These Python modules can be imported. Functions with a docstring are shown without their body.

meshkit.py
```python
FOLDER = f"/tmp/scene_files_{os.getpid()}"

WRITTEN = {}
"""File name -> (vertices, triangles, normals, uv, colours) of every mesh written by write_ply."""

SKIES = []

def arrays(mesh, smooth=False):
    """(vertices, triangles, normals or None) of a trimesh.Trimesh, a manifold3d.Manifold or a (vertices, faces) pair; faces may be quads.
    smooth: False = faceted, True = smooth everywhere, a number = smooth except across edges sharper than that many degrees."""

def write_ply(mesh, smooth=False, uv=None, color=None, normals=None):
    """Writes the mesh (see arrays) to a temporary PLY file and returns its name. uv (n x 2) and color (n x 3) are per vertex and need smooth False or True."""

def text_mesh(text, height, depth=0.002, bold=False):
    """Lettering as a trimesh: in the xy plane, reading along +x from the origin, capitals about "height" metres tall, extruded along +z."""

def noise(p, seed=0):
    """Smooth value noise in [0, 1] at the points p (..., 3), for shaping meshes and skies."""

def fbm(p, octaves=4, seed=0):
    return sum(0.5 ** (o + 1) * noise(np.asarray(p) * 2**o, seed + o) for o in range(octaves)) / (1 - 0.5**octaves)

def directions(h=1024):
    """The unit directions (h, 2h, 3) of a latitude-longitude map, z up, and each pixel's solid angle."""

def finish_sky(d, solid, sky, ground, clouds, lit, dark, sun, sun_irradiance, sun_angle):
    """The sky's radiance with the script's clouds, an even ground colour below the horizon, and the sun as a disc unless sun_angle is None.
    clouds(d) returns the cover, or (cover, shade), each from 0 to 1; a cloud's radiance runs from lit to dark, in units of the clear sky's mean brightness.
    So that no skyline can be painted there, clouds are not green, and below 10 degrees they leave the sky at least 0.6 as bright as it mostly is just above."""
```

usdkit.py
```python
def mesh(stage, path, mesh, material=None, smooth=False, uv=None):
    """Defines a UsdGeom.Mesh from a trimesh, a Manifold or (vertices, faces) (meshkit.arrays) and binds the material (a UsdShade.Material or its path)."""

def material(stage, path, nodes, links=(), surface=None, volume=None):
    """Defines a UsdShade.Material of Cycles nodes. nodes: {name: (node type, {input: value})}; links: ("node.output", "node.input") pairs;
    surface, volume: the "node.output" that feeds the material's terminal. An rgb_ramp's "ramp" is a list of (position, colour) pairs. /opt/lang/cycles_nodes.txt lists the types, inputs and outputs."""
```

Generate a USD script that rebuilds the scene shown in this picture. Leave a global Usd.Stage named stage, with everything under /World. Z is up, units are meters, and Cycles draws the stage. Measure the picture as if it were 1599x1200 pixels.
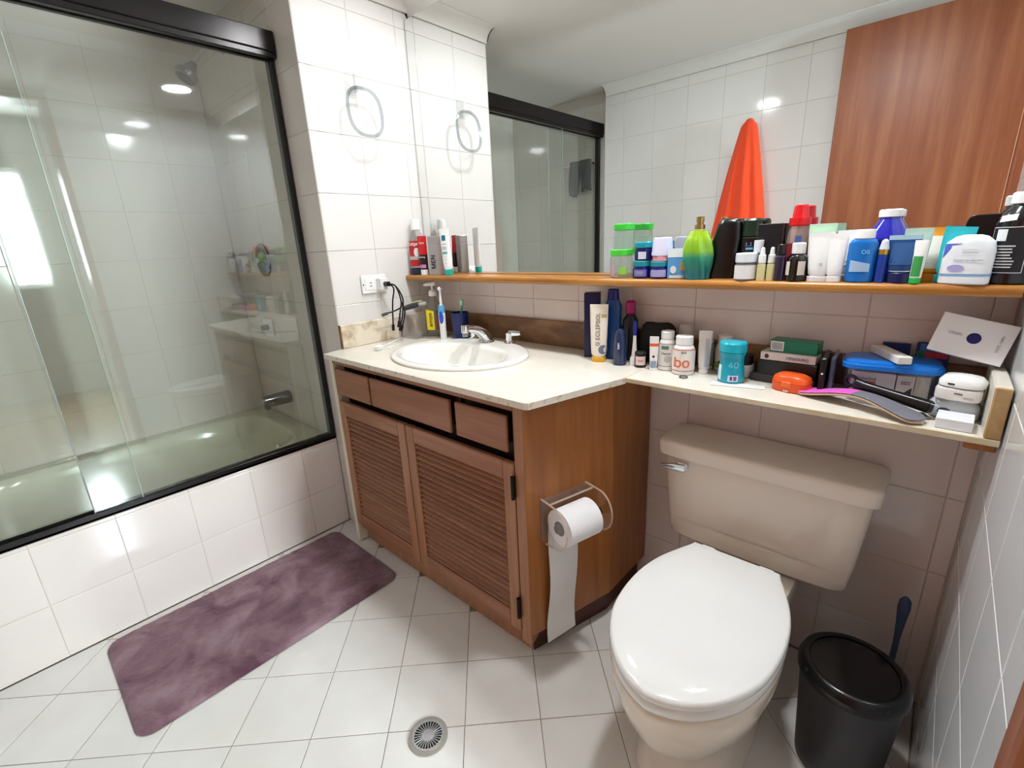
import math, random, numpy as np, trimesh, usdkit, meshkit
from pxr import Usd, UsdGeom, UsdLux, UsdShade, Gf, Sdf
from shapely.geometry import Polygon, box as sbox, Point
from shapely import affinity

random.seed(7)
rng = np.random.default_rng(11)
stage = Usd.Stage.CreateInMemory()
UsdGeom.SetStageUpAxis(stage, UsdGeom.Tokens.z)
UsdGeom.SetStageMetersPerUnit(stage, 1.0)
UsdGeom.Xform.Define(stage, '/World')
UsdGeom.Scope.Define(stage, '/World/Looks')

# ------------------------------------------------------------------ camera, lights, exposure
EXPOSURE = 2.2
cam = UsdGeom.Camera.Define(stage, '/World/camera')
CR, CU, CF = (0.743882, 0.666824, -0.044556), (-0.160884, 0.243386, 0.956493), (-0.648657, 0.704350, -0.288332)
CP = (1.70945, -1.33493, 1.19999)
cam.AddTransformOp().Set(Gf.Matrix4d(*CR, 0, *CU, 0, *[-c for c in CF], 0, *CP, 1))
cam.CreateHorizontalApertureAttr(36.0); cam.CreateVerticalApertureAttr(27.0)
cam.CreateFocalLengthAttr(36.0 * 731.718 / 1599)
cam.CreateClippingRangeAttr(Gf.Vec2f(0.01, 100)); cam.CreateExposureAttr(EXPOSURE)

LAMP = (66.0, 38.0)    # radiance of the two ceiling downlights
day = UsdLux.RectLight.Define(stage, '/World/daylight')      # daylight arriving at the window of the adjoining room
day.AddTranslateOp().Set((4.12, -1.005, 1.50)); day.AddRotateXYZOp().Set((0, 90, 0))
day.CreateWidthAttr(1.0); day.CreateHeightAttr(.25); day.CreateIntensityAttr(44.0); day.CreateColorAttr(Gf.Vec3f(0.86, 0.94, 1.0))

# ------------------------------------------------------------------ helpers
def lin(h):
    h = h.lstrip('#'); c = [int(h[i:i + 2], 16) / 255 for i in (0, 2, 4)]
    return tuple(x / 12.92 if x <= .04045 else ((x + .055) / 1.055) ** 2.4 for x in c)

MATS = {}
def plain(hexc, rough=.4, metal=0., coat=0., sss=0., ior=1.5, bump=0., bscale=60., sheen=0.):
    key = ('p', hexc, rough, metal, coat, sss, ior, bump, bscale, sheen)
    if key not in MATS:
        n = {'p': ('principled_bsdf', dict(base_color=lin(hexc), roughness=rough, metallic=metal, coat_weight=coat, ior=ior, sheen_weight=sheen))}
        l = []
        if bump:
            n['g'] = ('texture_coordinate', {}); n['n'] = ('noise_texture', dict(scale=bscale, detail=3.)); n['b'] = ('bump', dict(strength=bump, distance=.004))
            l = [('g.object', 'n.vector'), ('n.fac', 'b.height'), ('b.normal', 'p.normal')]
        MATS[key] = usdkit.material(stage, '/World/Looks/plain_%d' % len(MATS), n, l, surface='p.BSDF')
    return MATS[key]

def clear(tint='#ffffff', body=0., bodyc='#ffffff', ior=1.45, rough=.03):
    key = ('c', tint, body, bodyc, ior, rough)
    if key not in MATS:
        n = {'t': ('transparent_bsdf', dict(color=lin(tint))), 'g': ('glossy_bsdf', dict(color=(1, 1, 1), roughness=rough)), 'f': ('layer_weight', dict(blend=.5)), 'pw': ('math', dict(math_type='power', value2=4.)), 'ml': ('math', dict(math_type='multiply_add', value2=.75, value3=.045)), 'm': ('mix_closure', {})}
        l = [('f.facing', 'pw.value1'), ('pw.value', 'ml.value1'), ('ml.value', 'm.fac'), ('t.BSDF', 'm.closure1'), ('g.BSDF', 'm.closure2')]
        out = 'm.closure'
        if body:
            n['d'] = ('diffuse_bsdf', dict(color=lin(bodyc))); n['x'] = ('mix_closure', dict(fac=body))
            l += [('m.closure', 'x.closure1'), ('d.BSDF', 'x.closure2')]; out = 'x.closure'
        MATS[key] = usdkit.material(stage, '/World/Looks/clear_%d' % len(MATS), n, l, surface=out)
    return MATS[key]

def mixmat(name, c1, c2, scale=(1, 1, 1), nscale=6., detail=5., lo=.35, hi=.65, rough=.4, bump=0., dist=.002, coord='position', coat=0., c3=None, distortion=0., sheen=0., varia=0., ior=1.5):
    """two- or three-tone noise material (stone, wood, cloth)"""
    if name in MATS: return MATS[name]
    n = {'mp': ('mapping', dict(scale=scale)), 'n': ('noise_texture', dict(scale=nscale, detail=detail, roughness=.6, distortion=distortion)),
         'r': ('rgb_ramp', {'ramp': [(lo, lin(c1)), (hi, lin(c2))] if c3 is None else [(lo, lin(c1)), ((lo + hi) / 2, lin(c3)), (hi, lin(c2))]}),
         'p': ('principled_bsdf', dict(roughness=rough, coat_weight=coat, sheen_weight=sheen, ior=ior))}
    if coord == 'position':
        n['g'] = ('geometry', {}); l = [('g.position', 'mp.vector')]
    else:
        n['g'] = ('texture_coordinate', {}); l = [('g.object', 'mp.vector')]
    l += [('mp.vector', 'n.vector'), ('n.fac', 'r.fac')]
    col = 'r.color'
    if varia:
        n['oi'] = ('object_info', {}); n['mr'] = ('map_range', dict(from_min=0., from_max=1., to_min=1 - varia, to_max=1 + varia)); n['h'] = ('hsv', {})
        l += [('oi.random', 'mr.value'), ('mr.result', 'h.value'), ('r.color', 'h.color')]; col = 'h.color'
    l.append((col, 'p.base_color'))
    if bump:
        n['b'] = ('bump', dict(strength=bump, distance=dist)); l += [('n.fac', 'b.height'), ('b.normal', 'p.normal')]
    MATS[name] = usdkit.material(stage, '/World/Looks/' + name, n, l, surface='p.BSDF')
    return MATS[name]

def emit(name, col, s):
    if name not in MATS:
        MATS[name] = usdkit.material(stage, '/World/Looks/' + name, {'e': ('emission', dict(color=col, strength=s))}, [], surface='e.emission')
    return MATS[name]

CHROME = plain('#dfe2e6', .07, 1.); DARKCHROME = plain('#8b8e94', .16, 1.)
BRONZE = plain('#1d1817', .26, .5); BLACK = plain('#0a0a0b', .3); BLACKM = plain('#0b0b0c', .6)
WHITE = plain('#f2f2f0', .3); WHITEG = plain('#f4f4f2', .12)
TILE = mixmat('wall_tile', '#e5e2de', '#e8e5e1', nscale=3., rough=.09, bump=.05, dist=.004, varia=.012)
TILEP = mixmat('wall_tile_shower', '#ddd7cf', '#e1dbd4', nscale=3., rough=.09, bump=.05, dist=.004, varia=.012)  # same tile, warm shaded tone of jamb and recess put into its colour
TILEK = mixmat('wall_tile_pink_bounce', '#e9ddd7', '#ece1db', nscale=3., rough=.10, bump=.05, dist=.004, varia=.012)  # neutral tile with the pink of bounced light put into its colour
TILER = mixmat('wall_tile_grey', '#e4e6e8', '#e8eaeb', nscale=3., rough=.10, bump=.05, dist=.004, varia=.01)
FTILE = mixmat('floor_tile', '#dcd8d2', '#e4e1dc', nscale=4., rough=.16, bump=.03, dist=.003, varia=.02)
GROUT = plain('#d6ccc2', .9); FGROUT = plain('#8d8276', .9)
WOOD = mixmat('vanity_wood', '#90562a', '#ae6f38', scale=(9, 9, .55), nscale=4., detail=7., lo=.3, hi=.7, rough=.33, bump=.08, dist=.001, c3='#9f6230')
WOODH = mixmat('vanity_wood_flat', '#8a573a', '#a8755a', scale=(.55, 9, 9), nscale=4., detail=7., lo=.3, hi=.7, rough=.4, bump=.1, dist=.001, c3='#9a6649')
WOODV = mixmat('door_frame_wood', '#925f3d', '#b38260', scale=(9, 9, .55), nscale=4., detail=7., lo=.3, hi=.7, rough=.4, bump=.1, dist=.001, c3='#a5724f')
WOODGAP = mixmat('gap_shade_wood', '#170b06', '#261309', scale=(9, 9, .6), nscale=4., detail=5., rough=.6)  # near-black tone paints in the shade of the drawer and door gaps
SHELFW = mixmat('shelf_wood', '#9a6127', '#c48a48', scale=(.5, 8, 8), nscale=5., detail=6., rough=.3, bump=.05, dist=.001, c3='#b0752f')
DOORW = mixmat('door_leaf_wood', '#8a4a2a', '#a2633e', scale=(7, 7, .45), nscale=3., detail=6., rough=.35, c3='#965433')
TRAV = mixmat('travertine', '#e6e0d4', '#ece8df', nscale=9., detail=7., rough=.25, c3='#e4ddcf', lo=.3, hi=.7)
TRAVW = mixmat('travertine_worn_edge', '#b9a584', '#e9e1d2', nscale=60., detail=8., rough=.5, lo=.30, hi=.46, bump=.3, dist=.002)
TRAVL = mixmat('travertine_stained', '#b49a75', '#eadfca', nscale=13., detail=7., rough=.5, lo=.28, hi=.5, bump=.2, dist=.002)
TRAVB = mixmat('travertine_brown', '#5d4128', '#a07a55', scale=(1, 1, 2.2), nscale=7., detail=8., rough=.45, lo=.3, hi=.7, c3='#805c3c', bump=.2, dist=.002)
CEIL = plain('#e3e0da', .8); PAINT = plain('#dad8d4', .7); CREAM = plain('#e8ddc8', .5)
PORC = plain('#f3f1ea', .07, coat=.3); ALM = plain('#e6dacb', .13, coat=.2); SEATW = plain('#e9e9e6', .1, coat=.3)

USED = {}
def numbered(parent, name):
    k = USED.get((parent, name), 0); USED[(parent, name)] = k + 1
    return name if k == 0 else '%s_%03d' % (name, k)
def say(prim, **kw):
    for k, v in kw.items():
        if v: prim.SetCustomDataByKey(k, v)
LABELS = {}
def check(label):
    assert 4 <= len(label.split()) <= 16, label

class Thing:
    def __init__(s, name, label, cat, loc=(0, 0, 0), rz=0., group=None, kind=None, rx=0., ry=0.):
        s.path = '/World/' + numbered('/World', name)
        x = UsdGeom.Xform.Define(stage, s.path); x.AddTranslateOp().Set(tuple(map(float, loc)))
        if rz or rx or ry: x.AddRotateXYZOp().Set((rx, ry, rz))
        if label: check(label)
        say(x.GetPrim(), label=label, category=cat, group=group, kind=kind)
    def add(s, name, mesh, mat, parent=None, smooth=35, label=None, kind=None):
        base = parent or s.path
        path = base + '/' + numbered(base, name)
        m = usdkit.mesh(stage, path, mesh, mat, smooth=smooth)
        say(m.GetPrim(), label=label, kind=kind)
        return path
def one(name, mesh, mat, label, cat, loc=(0, 0, 0), rz=0., group=None, smooth=35, rx=0., ry=0.):
    path = '/World/' + numbered('/World', name)
    m = usdkit.mesh(stage, path, mesh, mat, smooth=smooth); m.AddTranslateOp().Set(tuple(map(float, loc)))
    if rz or rx or ry: m.AddRotateXYZOp().Set((rx, ry, rz))
    check(label); say(m.GetPrim(), label=label, category=cat, group=group)
    return path
def struct(name, label=None):
    return Thing(name, label, None, kind='structure')

cat_ = trimesh.util.concatenate
def rbox(x0, x1, y0, y1, z0, z1, r=.0015):
    r = min(r, .45 * min(x1 - x0, y1 - y0, z1 - z0)); P = []
    for X, sx in ((x0, 1), (x1, -1)):
        for Y, sy in ((y0, 1), (y1, -1)):
            for Z, sz in ((z0, 1), (z1, -1)):
                P += [(X + sx * r, Y + sy * r, Z), (X + sx * r, Y, Z + sz * r), (X, Y + sy * r, Z + sz * r)]
    return trimesh.convex.convex_hull(np.array(P))
def cbox(sx, sy, sz, r=.0015, z0=0., cx=0., cy=0.):
    return rbox(cx - sx / 2, cx + sx / 2, cy - sy / 2, cy + sy / 2, z0, z0 + sz, r)
def S(*rows):
    out = []
    for q in rows:
        z, a = q[0], q[1]; b = q[2] if len(q) > 2 else a; p = q[3] if len(q) > 3 else 2.
        out.append((z, a, b, p, q[4] if len(q) > 4 else 0., q[5] if len(q) > 5 else 0.))
    return out
def ringpts(a, b, p, n):
    t = np.linspace(0, 2 * np.pi, n, endpoint=False)
    c, s = np.cos(t), np.sin(t)
    return np.stack([a * np.sign(c) * np.abs(c) ** (2 / p), b * np.sign(s) * np.abs(s) ** (2 / p)], 1)
def rings(R, cap0=True, cap1=True):
    """closed surface through rings of equal point count (counter-clockwise seen from above, bottom to top)"""
    n = len(R[0]); V = [np.asarray(r, float) for r in R]; F = []
    for k in range(len(R) - 1):
        for i in range(n):
            a, b = k * n + i, k * n + (i + 1) % n
            F += [(a, b, b + n), (a, b + n, a + n)]
    V = np.vstack(V); m = len(V)
    if cap0:
        V = np.vstack([V, V[:n].mean(0)]); F += [(m, (i + 1) % n, i) for i in range(n)]; m += 1
    if cap1:
        o = (len(R) - 1) * n; V = np.vstack([V, V[o:o + n].mean(0)]); F += [(m, o + i, o + (i + 1) % n) for i in range(n)]
    return trimesh.Trimesh(V, np.array(F), process=False)
def loft(secs, n=32, cap0=True, cap1=True):
    R = []
    for z, a, b, p, cx, cy in secs:
        q = ringpts(max(a, 1e-5), max(b, 1e-5), p, n)
        R.append(np.column_stack([q[:, 0] + cx, q[:, 1] + cy, np.full(n, z)]))
    return rings(R, cap0, cap1)
def lathe(rows, n=32):
    return loft(S(*rows), n)
def can(r, z0, z1, bev=.002, r1=None):
    r1 = r if r1 is None else r1
    return S((z0, r - bev), (z0 + bev, r), (z1 - bev, r1), (z1, r1 - bev))
def sec_at(secs, z):
    Z = [s[0] for s in secs]
    return [np.interp(z, Z, [s[k] for s in secs]) for k in range(1, 6)]
def front(secs, x, z):
    a, b, p, cx, cy = sec_at(secs, z)
    return cy - b * (1 - np.clip(np.abs(x - cx) / np.maximum(a, 1e-6), 0, .999) ** p) ** (1 / p)
def decal(secs, x0, x1, z0, z1, off=.0006, nx=10, nz=4, z0r=None, z1r=None):
    z0r = z0 if z0r is None else z0r; z1r = z1 if z1r is None else z1r
    X = np.linspace(x0, x1, nx + 1); V = []; F = []
    for x in X:
        k = (x - x0) / (x1 - x0)
        for z in np.linspace(z0 + (z0r - z0) * k, z1 + (z1r - z1) * k, nz + 1): V.append((x, front(secs, x, z) - off, z))
    for i in range(nx):
        for j in range(nz):
            a = i * (nz + 1) + j; b = a + nz + 1; F += [(a, b, b + 1), (a, b + 1, a + 1)]
    return trimesh.Trimesh(np.array(V), np.array(F), process=False)
def disc(secs, cx, cz, rx, rz_, off=.0008, n=20):
    V = [(cx, front(secs, cx, cz) - off, cz)]
    for t in np.linspace(0, 2 * np.pi, n, endpoint=False):
        x, z = cx + rx * math.cos(t), cz + rz_ * math.sin(t); V.append((x, front(secs, x, z) - off, z))
    return trimesh.Trimesh(np.array(V), np.array([(0, 1 + i, 1 + (i + 1) % n) for i in range(n)]), process=False)
def band(secs, z0, z1, off=.0005, n=32):
    Z = [z0] + [s[0] for s in secs if z0 < s[0] < z1] + [z1]; out = []
    for z in Z:
        a, b, p, cx, cy = sec_at(secs, z); out.append((z, a + off, b + off, p, cx, cy))
    return loft(out, n, False, False)
def text(secs, s, h, cx, cz, vertical=0, off=.0010, bold=True, flip=False):
    m = meshkit.text_mesh(s, h, .0003, bold); v = np.array(m.vertices)
    v[:, 0] -= (v[:, 0].min() + v[:, 0].max()) / 2; v[:, 1] -= h / 2
    x, y = v[:, 0].copy(), v[:, 1].copy()
    if vertical == 1: x, y = -y, x
    if vertical == -1: x, y = y, -x
    if flip: x, y = -x, -y
    X, Z = x + cx, y + cz
    Y = np.array([front(secs, a, b) for a, b in zip(X, Z)]) - off - v[:, 2]
    return trimesh.Trimesh(np.column_stack([X, Y, Z]), np.array(m.faces), process=False)
def boxsec(sx, sy, z0, z1): return S((z0, sx / 2, sy / 2, 200.), (z1, sx / 2, sy / 2, 200.))
def tube(P, r, n=8, closed=False):
    P = np.array(P, float); m = len(P); r = np.broadcast_to(r, m)
    T = np.gradient(P, axis=0) if not closed else np.roll(P, -1, 0) - np.roll(P, 1, 0)
    T /= np.linalg.norm(T, axis=1, keepdims=True); u = np.cross(T[0], (0, 0, 1.)); u = u if np.linalg.norm(u) > 1e-3 else np.array([1., 0, 0]); R = []
    for k in range(m):
        u = u - T[k] * (u @ T[k]); u /= np.linalg.norm(u); w = np.cross(T[k], u); t = np.linspace(0, 2 * np.pi, n, endpoint=False)
        R.append(P[k] + r[k] * (np.cos(t)[:, None] * u + np.sin(t)[:, None] * w))
    if closed: R.append(R[0]); return rings(R, False, False)
    return rings(R)
def curve(P, k=8):
    """Catmull-Rom through the points"""
    P = np.array(P, float); Q = np.vstack([2 * P[0] - P[1], P, 2 * P[-1] - P[-2]]); out = []
    for i in range(len(P) - 1):
        a, b, c, d = Q[i:i + 4]
        for t in np.linspace(0, 1, k, endpoint=False):
            out.append(.5 * (2 * b + (c - a) * t + (2 * a - 5 * b + 4 * c - d) * t * t + (3 * b - a - 3 * c + d) * t ** 3))
    return np.array(out + [P[-1]])
def prism(poly, z0, z1):
    ps = getattr(poly, 'geoms', [poly]); out = []
    for g in ps:
        m = trimesh.creation.extrude_polygon(g, z1 - z0, engine='earcut'); m.apply_translation((0, 0, z0)); out.append(m)
    return cat_(out)
def place(m, M=None, t=(0, 0, 0), rx=0, ry=0, rz=0):
    m = m.copy()
    for ang, ax in ((rx, (1, 0, 0)), (ry, (0, 1, 0)), (rz, (0, 0, 1))):
        if ang: m.apply_transform(trimesh.transformations.rotation_matrix(math.radians(ang), ax))
    m.apply_translation(t); return m
def face(x, y, k=.6): return k * math.degrees(math.atan2(1.71 - x, 1.335 + y))

# ------------------------------------------------------------------ tiled surfaces
def tilemesh(poly, t=.006, ch=.0012):
    """one tile: a chamfered prism over a convex polygon in its plane, face at z = 0, with a very slight lay error"""
    P = np.array(poly.exterior.coords)[:-1]
    if not poly.exterior.is_ccw: P = P[::-1]
    c = np.array(poly.centroid.coords[0]); Q = np.array(poly.buffer(-ch, join_style=2).exterior.coords)[:-1]
    if len(Q) != len(P): return None
    if not Polygon(Q).exterior.is_ccw: Q = Q[::-1]
    k = np.argmin(((Q - P[0]) ** 2).sum(1)); Q = np.roll(Q, -k, 0)
    h = rng.normal(0, .0012, 2)
    zz = lambda A, z: np.column_stack([A, z + (A - c) @ h])
    return rings([zz(P, -t), zz(P, -ch * .7), zz(Q, 0.)])
def tile_plane(T, O, U, V, us, vs, mat, clip=None, gap=.0016, skip=None):
    O, U, V = map(np.array, (O, U, V)); N = np.cross(U, V)
    for i in range(len(us) - 1):
        for j in range(len(vs) - 1):
            q = sbox(us[i] + gap / 2, vs[j] + gap / 2, us[i + 1] - gap / 2, vs[j + 1] - gap / 2)
            if clip is not None: q = q.intersection(clip)
            if q.is_empty or q.geom_type != 'Polygon' or q.area < 4e-5: continue
            if skip and skip(*q.centroid.coords[0]): continue
            m = tilemesh(q)
            if m is None: continue
            v = np.array(m.vertices); m.vertices = O + v[:, :1] * U + v[:, 1:2] * V + (v[:, 2:] - .0020) * N
            T.add('tile', m, mat, smooth=False)
def grid(o, step, lo, hi):
    k0, k1 = math.floor((lo - o) / step) + 1, math.ceil((hi - o) / step) - 1
    return [lo] + [o + k * step for k in range(k0, k1 + 1) if lo + .004 < o + k * step < hi - .004] + [hi]

TW = .2024; Z0 = .997; CZ = 2.12; CB = 2.065; YW = .029; RX = 1.83; YJ = -.453; YF = -1.62; XA = -.168; XB = -.95; YE = -1.70
zg = lambda lo, hi, z0=Z0: grid(z0, TW, lo, hi)
t = struct('wall_left'); t.add('grout', rbox(-.30, -.004, YJ + .030, YW + .15, 0, CZ, .0005), GROUT)
tile_plane(t, (0, 0, 0), (0, 1, 0), (0, 0, 1), grid(-.2485, TW, YJ, YW), zg(.0, CB), TILE)
t = struct('wall_back'); t.add('plaster', rbox(-.30, RX + .3, YW + .004, YW + .12, 0, CZ, .0005), GROUT)
tile_plane(t, (0, YW, 0), (1, 0, 0), (0, 0, 1), grid(.176, TW, 0, RX), zg(0, 1.10), TILEK)
t = struct('wall_right'); t.add('grout', rbox(RX + .004, RX + .12, -.84, YW + .15, 0, CZ, .0005), plain('#f4f4f2', .8))
tile_plane(t, (RX, 0, 0), (0, -1, 0), (0, 0, 1), grid(.06, TW, -YW, .84), zg(0, CB, 1.106), TILER)
t = struct('wall_front'); t.add('grout', rbox(-.08, RX + .12, YF - .12, YF - .004, 0, CZ, .0005), GROUT)
tile_plane(t, (0, YF, 0), (-1, 0, 0), (0, 0, 1), grid(-.86, TW, -RX, .08), zg(0, CB), TILE)
t = struct('wall_recess_end'); t.add('grout', rbox(XB - .1, -.004, YJ + .004, YJ + .05, 0, CZ, .0005), GROUT)
tile_plane(t, (0, YJ, 0), (1, 0, 0), (0, 0, 1), grid(-.168, TW, XB, 0), zg(0, 2.06), TILEP)
t = struct('wall_recess_back'); t.add('grout', rbox(XB - .1, XB - .004, YE - .05, YJ + .05, 0, CZ, .0005), GROUT)
tile_plane(t, (XB, 0, 0), (0, 1, 0), (0, 0, 1), grid(-.847, TW, YE, YJ), zg(.3, 2.06), TILEP)
t = struct('wall_recess_far'); t.add('grout', rbox(XB - .1, -.07, YE - .12, YE - .004, 0, CZ, .0005), GROUT)
tile_plane(t, (0, YE, 0), (-1, 0, 0), (0, 0, 1), grid(.3, TW, .07, -XB), zg(.3, 2.06), TILEP)
t.add('jamb_face', rbox(-.084, -.08, YE - .004, YF - .001, 0, CZ, .0005), TILE, label='narrow tiled return beside the far end of the shower door')
t = struct('wall_apron'); t.add('grout', rbox(XA - .06, XA - .004, YE, YJ, 0, .408, .0005), GROUT)
tile_plane(t, (XA, 0, 0), (0, 1, 0), (0, 0, 1), grid(-.8168, TW + .003, YE, YJ), grid(.1945, TW + .003, 0, .412), TILEK)
t.add('ledge', rbox(XA - .0615, XA - .0062, YE + .002, YJ - .002, .4085, .4135, .001), CREAM, label='narrow ledge carrying the door track')

# floor: square tiles laid at 45 degrees
t = struct('floor'); t.add('grout', rbox(XA - .02, RX + .14, YF - .02, YW + .02, -.05, -.0035, .0005), FGROUT)
r2 = math.sqrt(.5); TF = .1989
def to_uv(x, y): return ((x + y) * r2, (x - y) * r2)
room = Polygon([to_uv(*q) for q in ((XA, YF), (RX, YF), (RX, YW), (XA, YW))])
hidden = lambda u, v: (-.1 < (u + v) * r2 < .86 and (u - v) * r2 > -.36)
tile_plane(t, (0, 0, 0), (r2, -r2, 0), (r2, r2, 0), [.8318 + TF * k for k in range(-6, 13)], [-.0608 + TF * k for k in range(-10, 12)], FTILE,
           clip=Polygon([(v, u) for u, v in room.exterior.coords]), gap=.0020, skip=lambda v, u: hidden(u, v))

t = struct('ceiling'); t.add('slab', rbox(XB - .1, RX + .12, YE - .12, YW + .12, CZ, CZ + .08, .0005), CEIL)
def cove(x0, y0, x1, y1, nx, ny, h=.055):
    """concave plaster cornice along a wall's top, from (x0, y0) to (x1, y1), the room lying towards (nx, ny)"""
    prof = [(0, 0), (0, -h), (.006, -h)] + [(h * 1.1 - (h * 1.1 - .006) * math.cos(a), -h + (h - .006) * math.sin(a)) for a in np.linspace(.1, 1.5, 7)] + [(h * 1.1, -.004), (h * 1.1, 0)]
    R = [np.array([(x + d * nx, y + d * ny, CZ + z) for d, z in prof]) for x, y in ((x0, y0), (x1, y1))]
    m = rings(R); m.fix_normals(); return m
for k, (a, h) in enumerate((((0, YW, 0, YJ, 1, 0), .055), ((0, YW, RX, YW, 0, -1), .078), ((-.08, YF, RX, YF, 0, 1), .055), ((RX, YW, RX, -.84, -1, 0), .055))):
    s_ = struct('trim_%d' % (k + 1)); s_.add('cornice', cove(*a, h=h), CEIL, smooth=30)

# recessed ceiling lamps
for x, y, w, L_ in ((1.33, -.33, 'above the toilet side of the mirror', LAMP[0]), (.52, -.285, 'above the washbasin side of the mirror', LAMP[1])):
    t = Thing('ceiling_light', 'round recessed white ceiling downlight ' + w, 'ceiling light', (x, y, CZ))
    t.add('trim_ring', lathe([(-.006, .068), (-.008, .080), (-.004, .088), (0, .090)]), WHITE)
    t.add('diffuser', lathe([(-.0075, .060), (-.0075, .066), (-.0045, .067)]), emit('lamp_glow_%d' % L_, (.93, .97, 1.), L_), label='glowing frosted lamp disc')

# mirror
t = Thing('mirror', 'large frameless wall mirror reaching from wooden shelf to ceiling', 'mirror', (0, 0, 1.089))
t.add('glass', rbox(.003, RX - .003, 0, .006, 0, .950, .0008), usdkit.material(stage, '/World/Looks/mirror_glass', {'p': ('principled_bsdf', dict(base_color=(.86, .88, .87), metallic=1., roughness=.0))}, [], surface='p.BSDF'), smooth=False)
t.add('backing', rbox(.004, RX - .004, .0062, YW + .003, 0, .949, .0008), plain('#6d675f', .8), smooth=False)

# ------------------------------------------------------------------ doorway, door leaf, adjoining room
t = struct('door_1')
t.add('leaf', rbox(1.205, 1.838, -1.592, -1.556, .012, 2.055, .002), DOORW)
k_ = t.add('knob', place(lathe([(0, .026), (.004, .026), (.008, .010), (.028, .010), (.034, .022), (.046, .026), (.056, .018), (.058, .001)], 24), rx=-90, t=(1.265, -1.556, .95)), plain('#b08d4a', .25, 1.))
t.add('frame_post', rbox(1.812, 1.965, -.872, -.838, 0, 2.10, .003), DOORW); t.add('frame_post', rbox(1.812, 1.965, -1.619, -1.596, 0, 2.10, .002), DOORW)
t.add('frame_head', rbox(1.812, 1.965, -1.596, -.872, 2.066, 2.10, .003), DOORW)
for z in (.3, 1.75): t.add('hinge', rbox(1.838, 1.843, -1.60, -1.55, z, z + .09, .001), plain('#8a7442', .3, 1.))
t = struct('wall_hall_near'); t.add('plaster', rbox(1.951, 1.97, -3.3, -1.62, 0, 2.4, .001), PAINT); t.add('plaster', rbox(1.951, 1.97, -.838, 1.2, 0, 2.4, .001), PAINT); t.add('plaster', rbox(1.951, 1.97, -1.62, -.838, 2.10, 2.4, .001), PAINT)
t = struct('wall_hall_side'); t.add('plaster', rbox(1.951, 4.1, 1.2, 1.25, 0, 2.4, .001), PAINT); t.add('plaster', rbox(1.951, 4.1, -3.35, -3.3, 0, 2.4, .001), PAINT)
t = struct('wall_hall_window')
for a in ((1.2, -.88, 0, 2.4), (-1.13, -3.3, 0, 2.4)): t.add('plaster', rbox(4.0, 4.1, a[1], a[0], a[2], a[3], .001), PAINT)
t.add('plaster', rbox(4.0, 4.1, -1.13, -.88, 0, 1.0, .001), PAINT); t.add('plaster', rbox(4.0, 4.1, -1.13, -.88, 2.0, 2.4, .001), PAINT)
t = struct('ceiling_hall'); t.add('slab', rbox(1.95, 4.1, -3.35, 1.25, 2.4, 2.45, .001), CEIL)
t = struct('floor_hall'); t.add('slab', rbox(1.95, 4.1, -3.35, 1.25, -.05, -.001, .001), mixmat('hall_floor', '#9a7a55', '#b8946a', scale=(.6, 6, 1), nscale=4., rough=.35))
t = struct('window_1')
for a in ((-1.13, -.88, 1.0, 1.04), (-1.13, -.88, 1.96, 2.0), (-.90, -.88, 1.04, 1.96), (-1.13, -1.11, 1.04, 1.96)):
    t.add('frame', rbox(4.02, 4.07, a[0], a[1], a[2], a[3], .003), WHITE)
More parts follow.
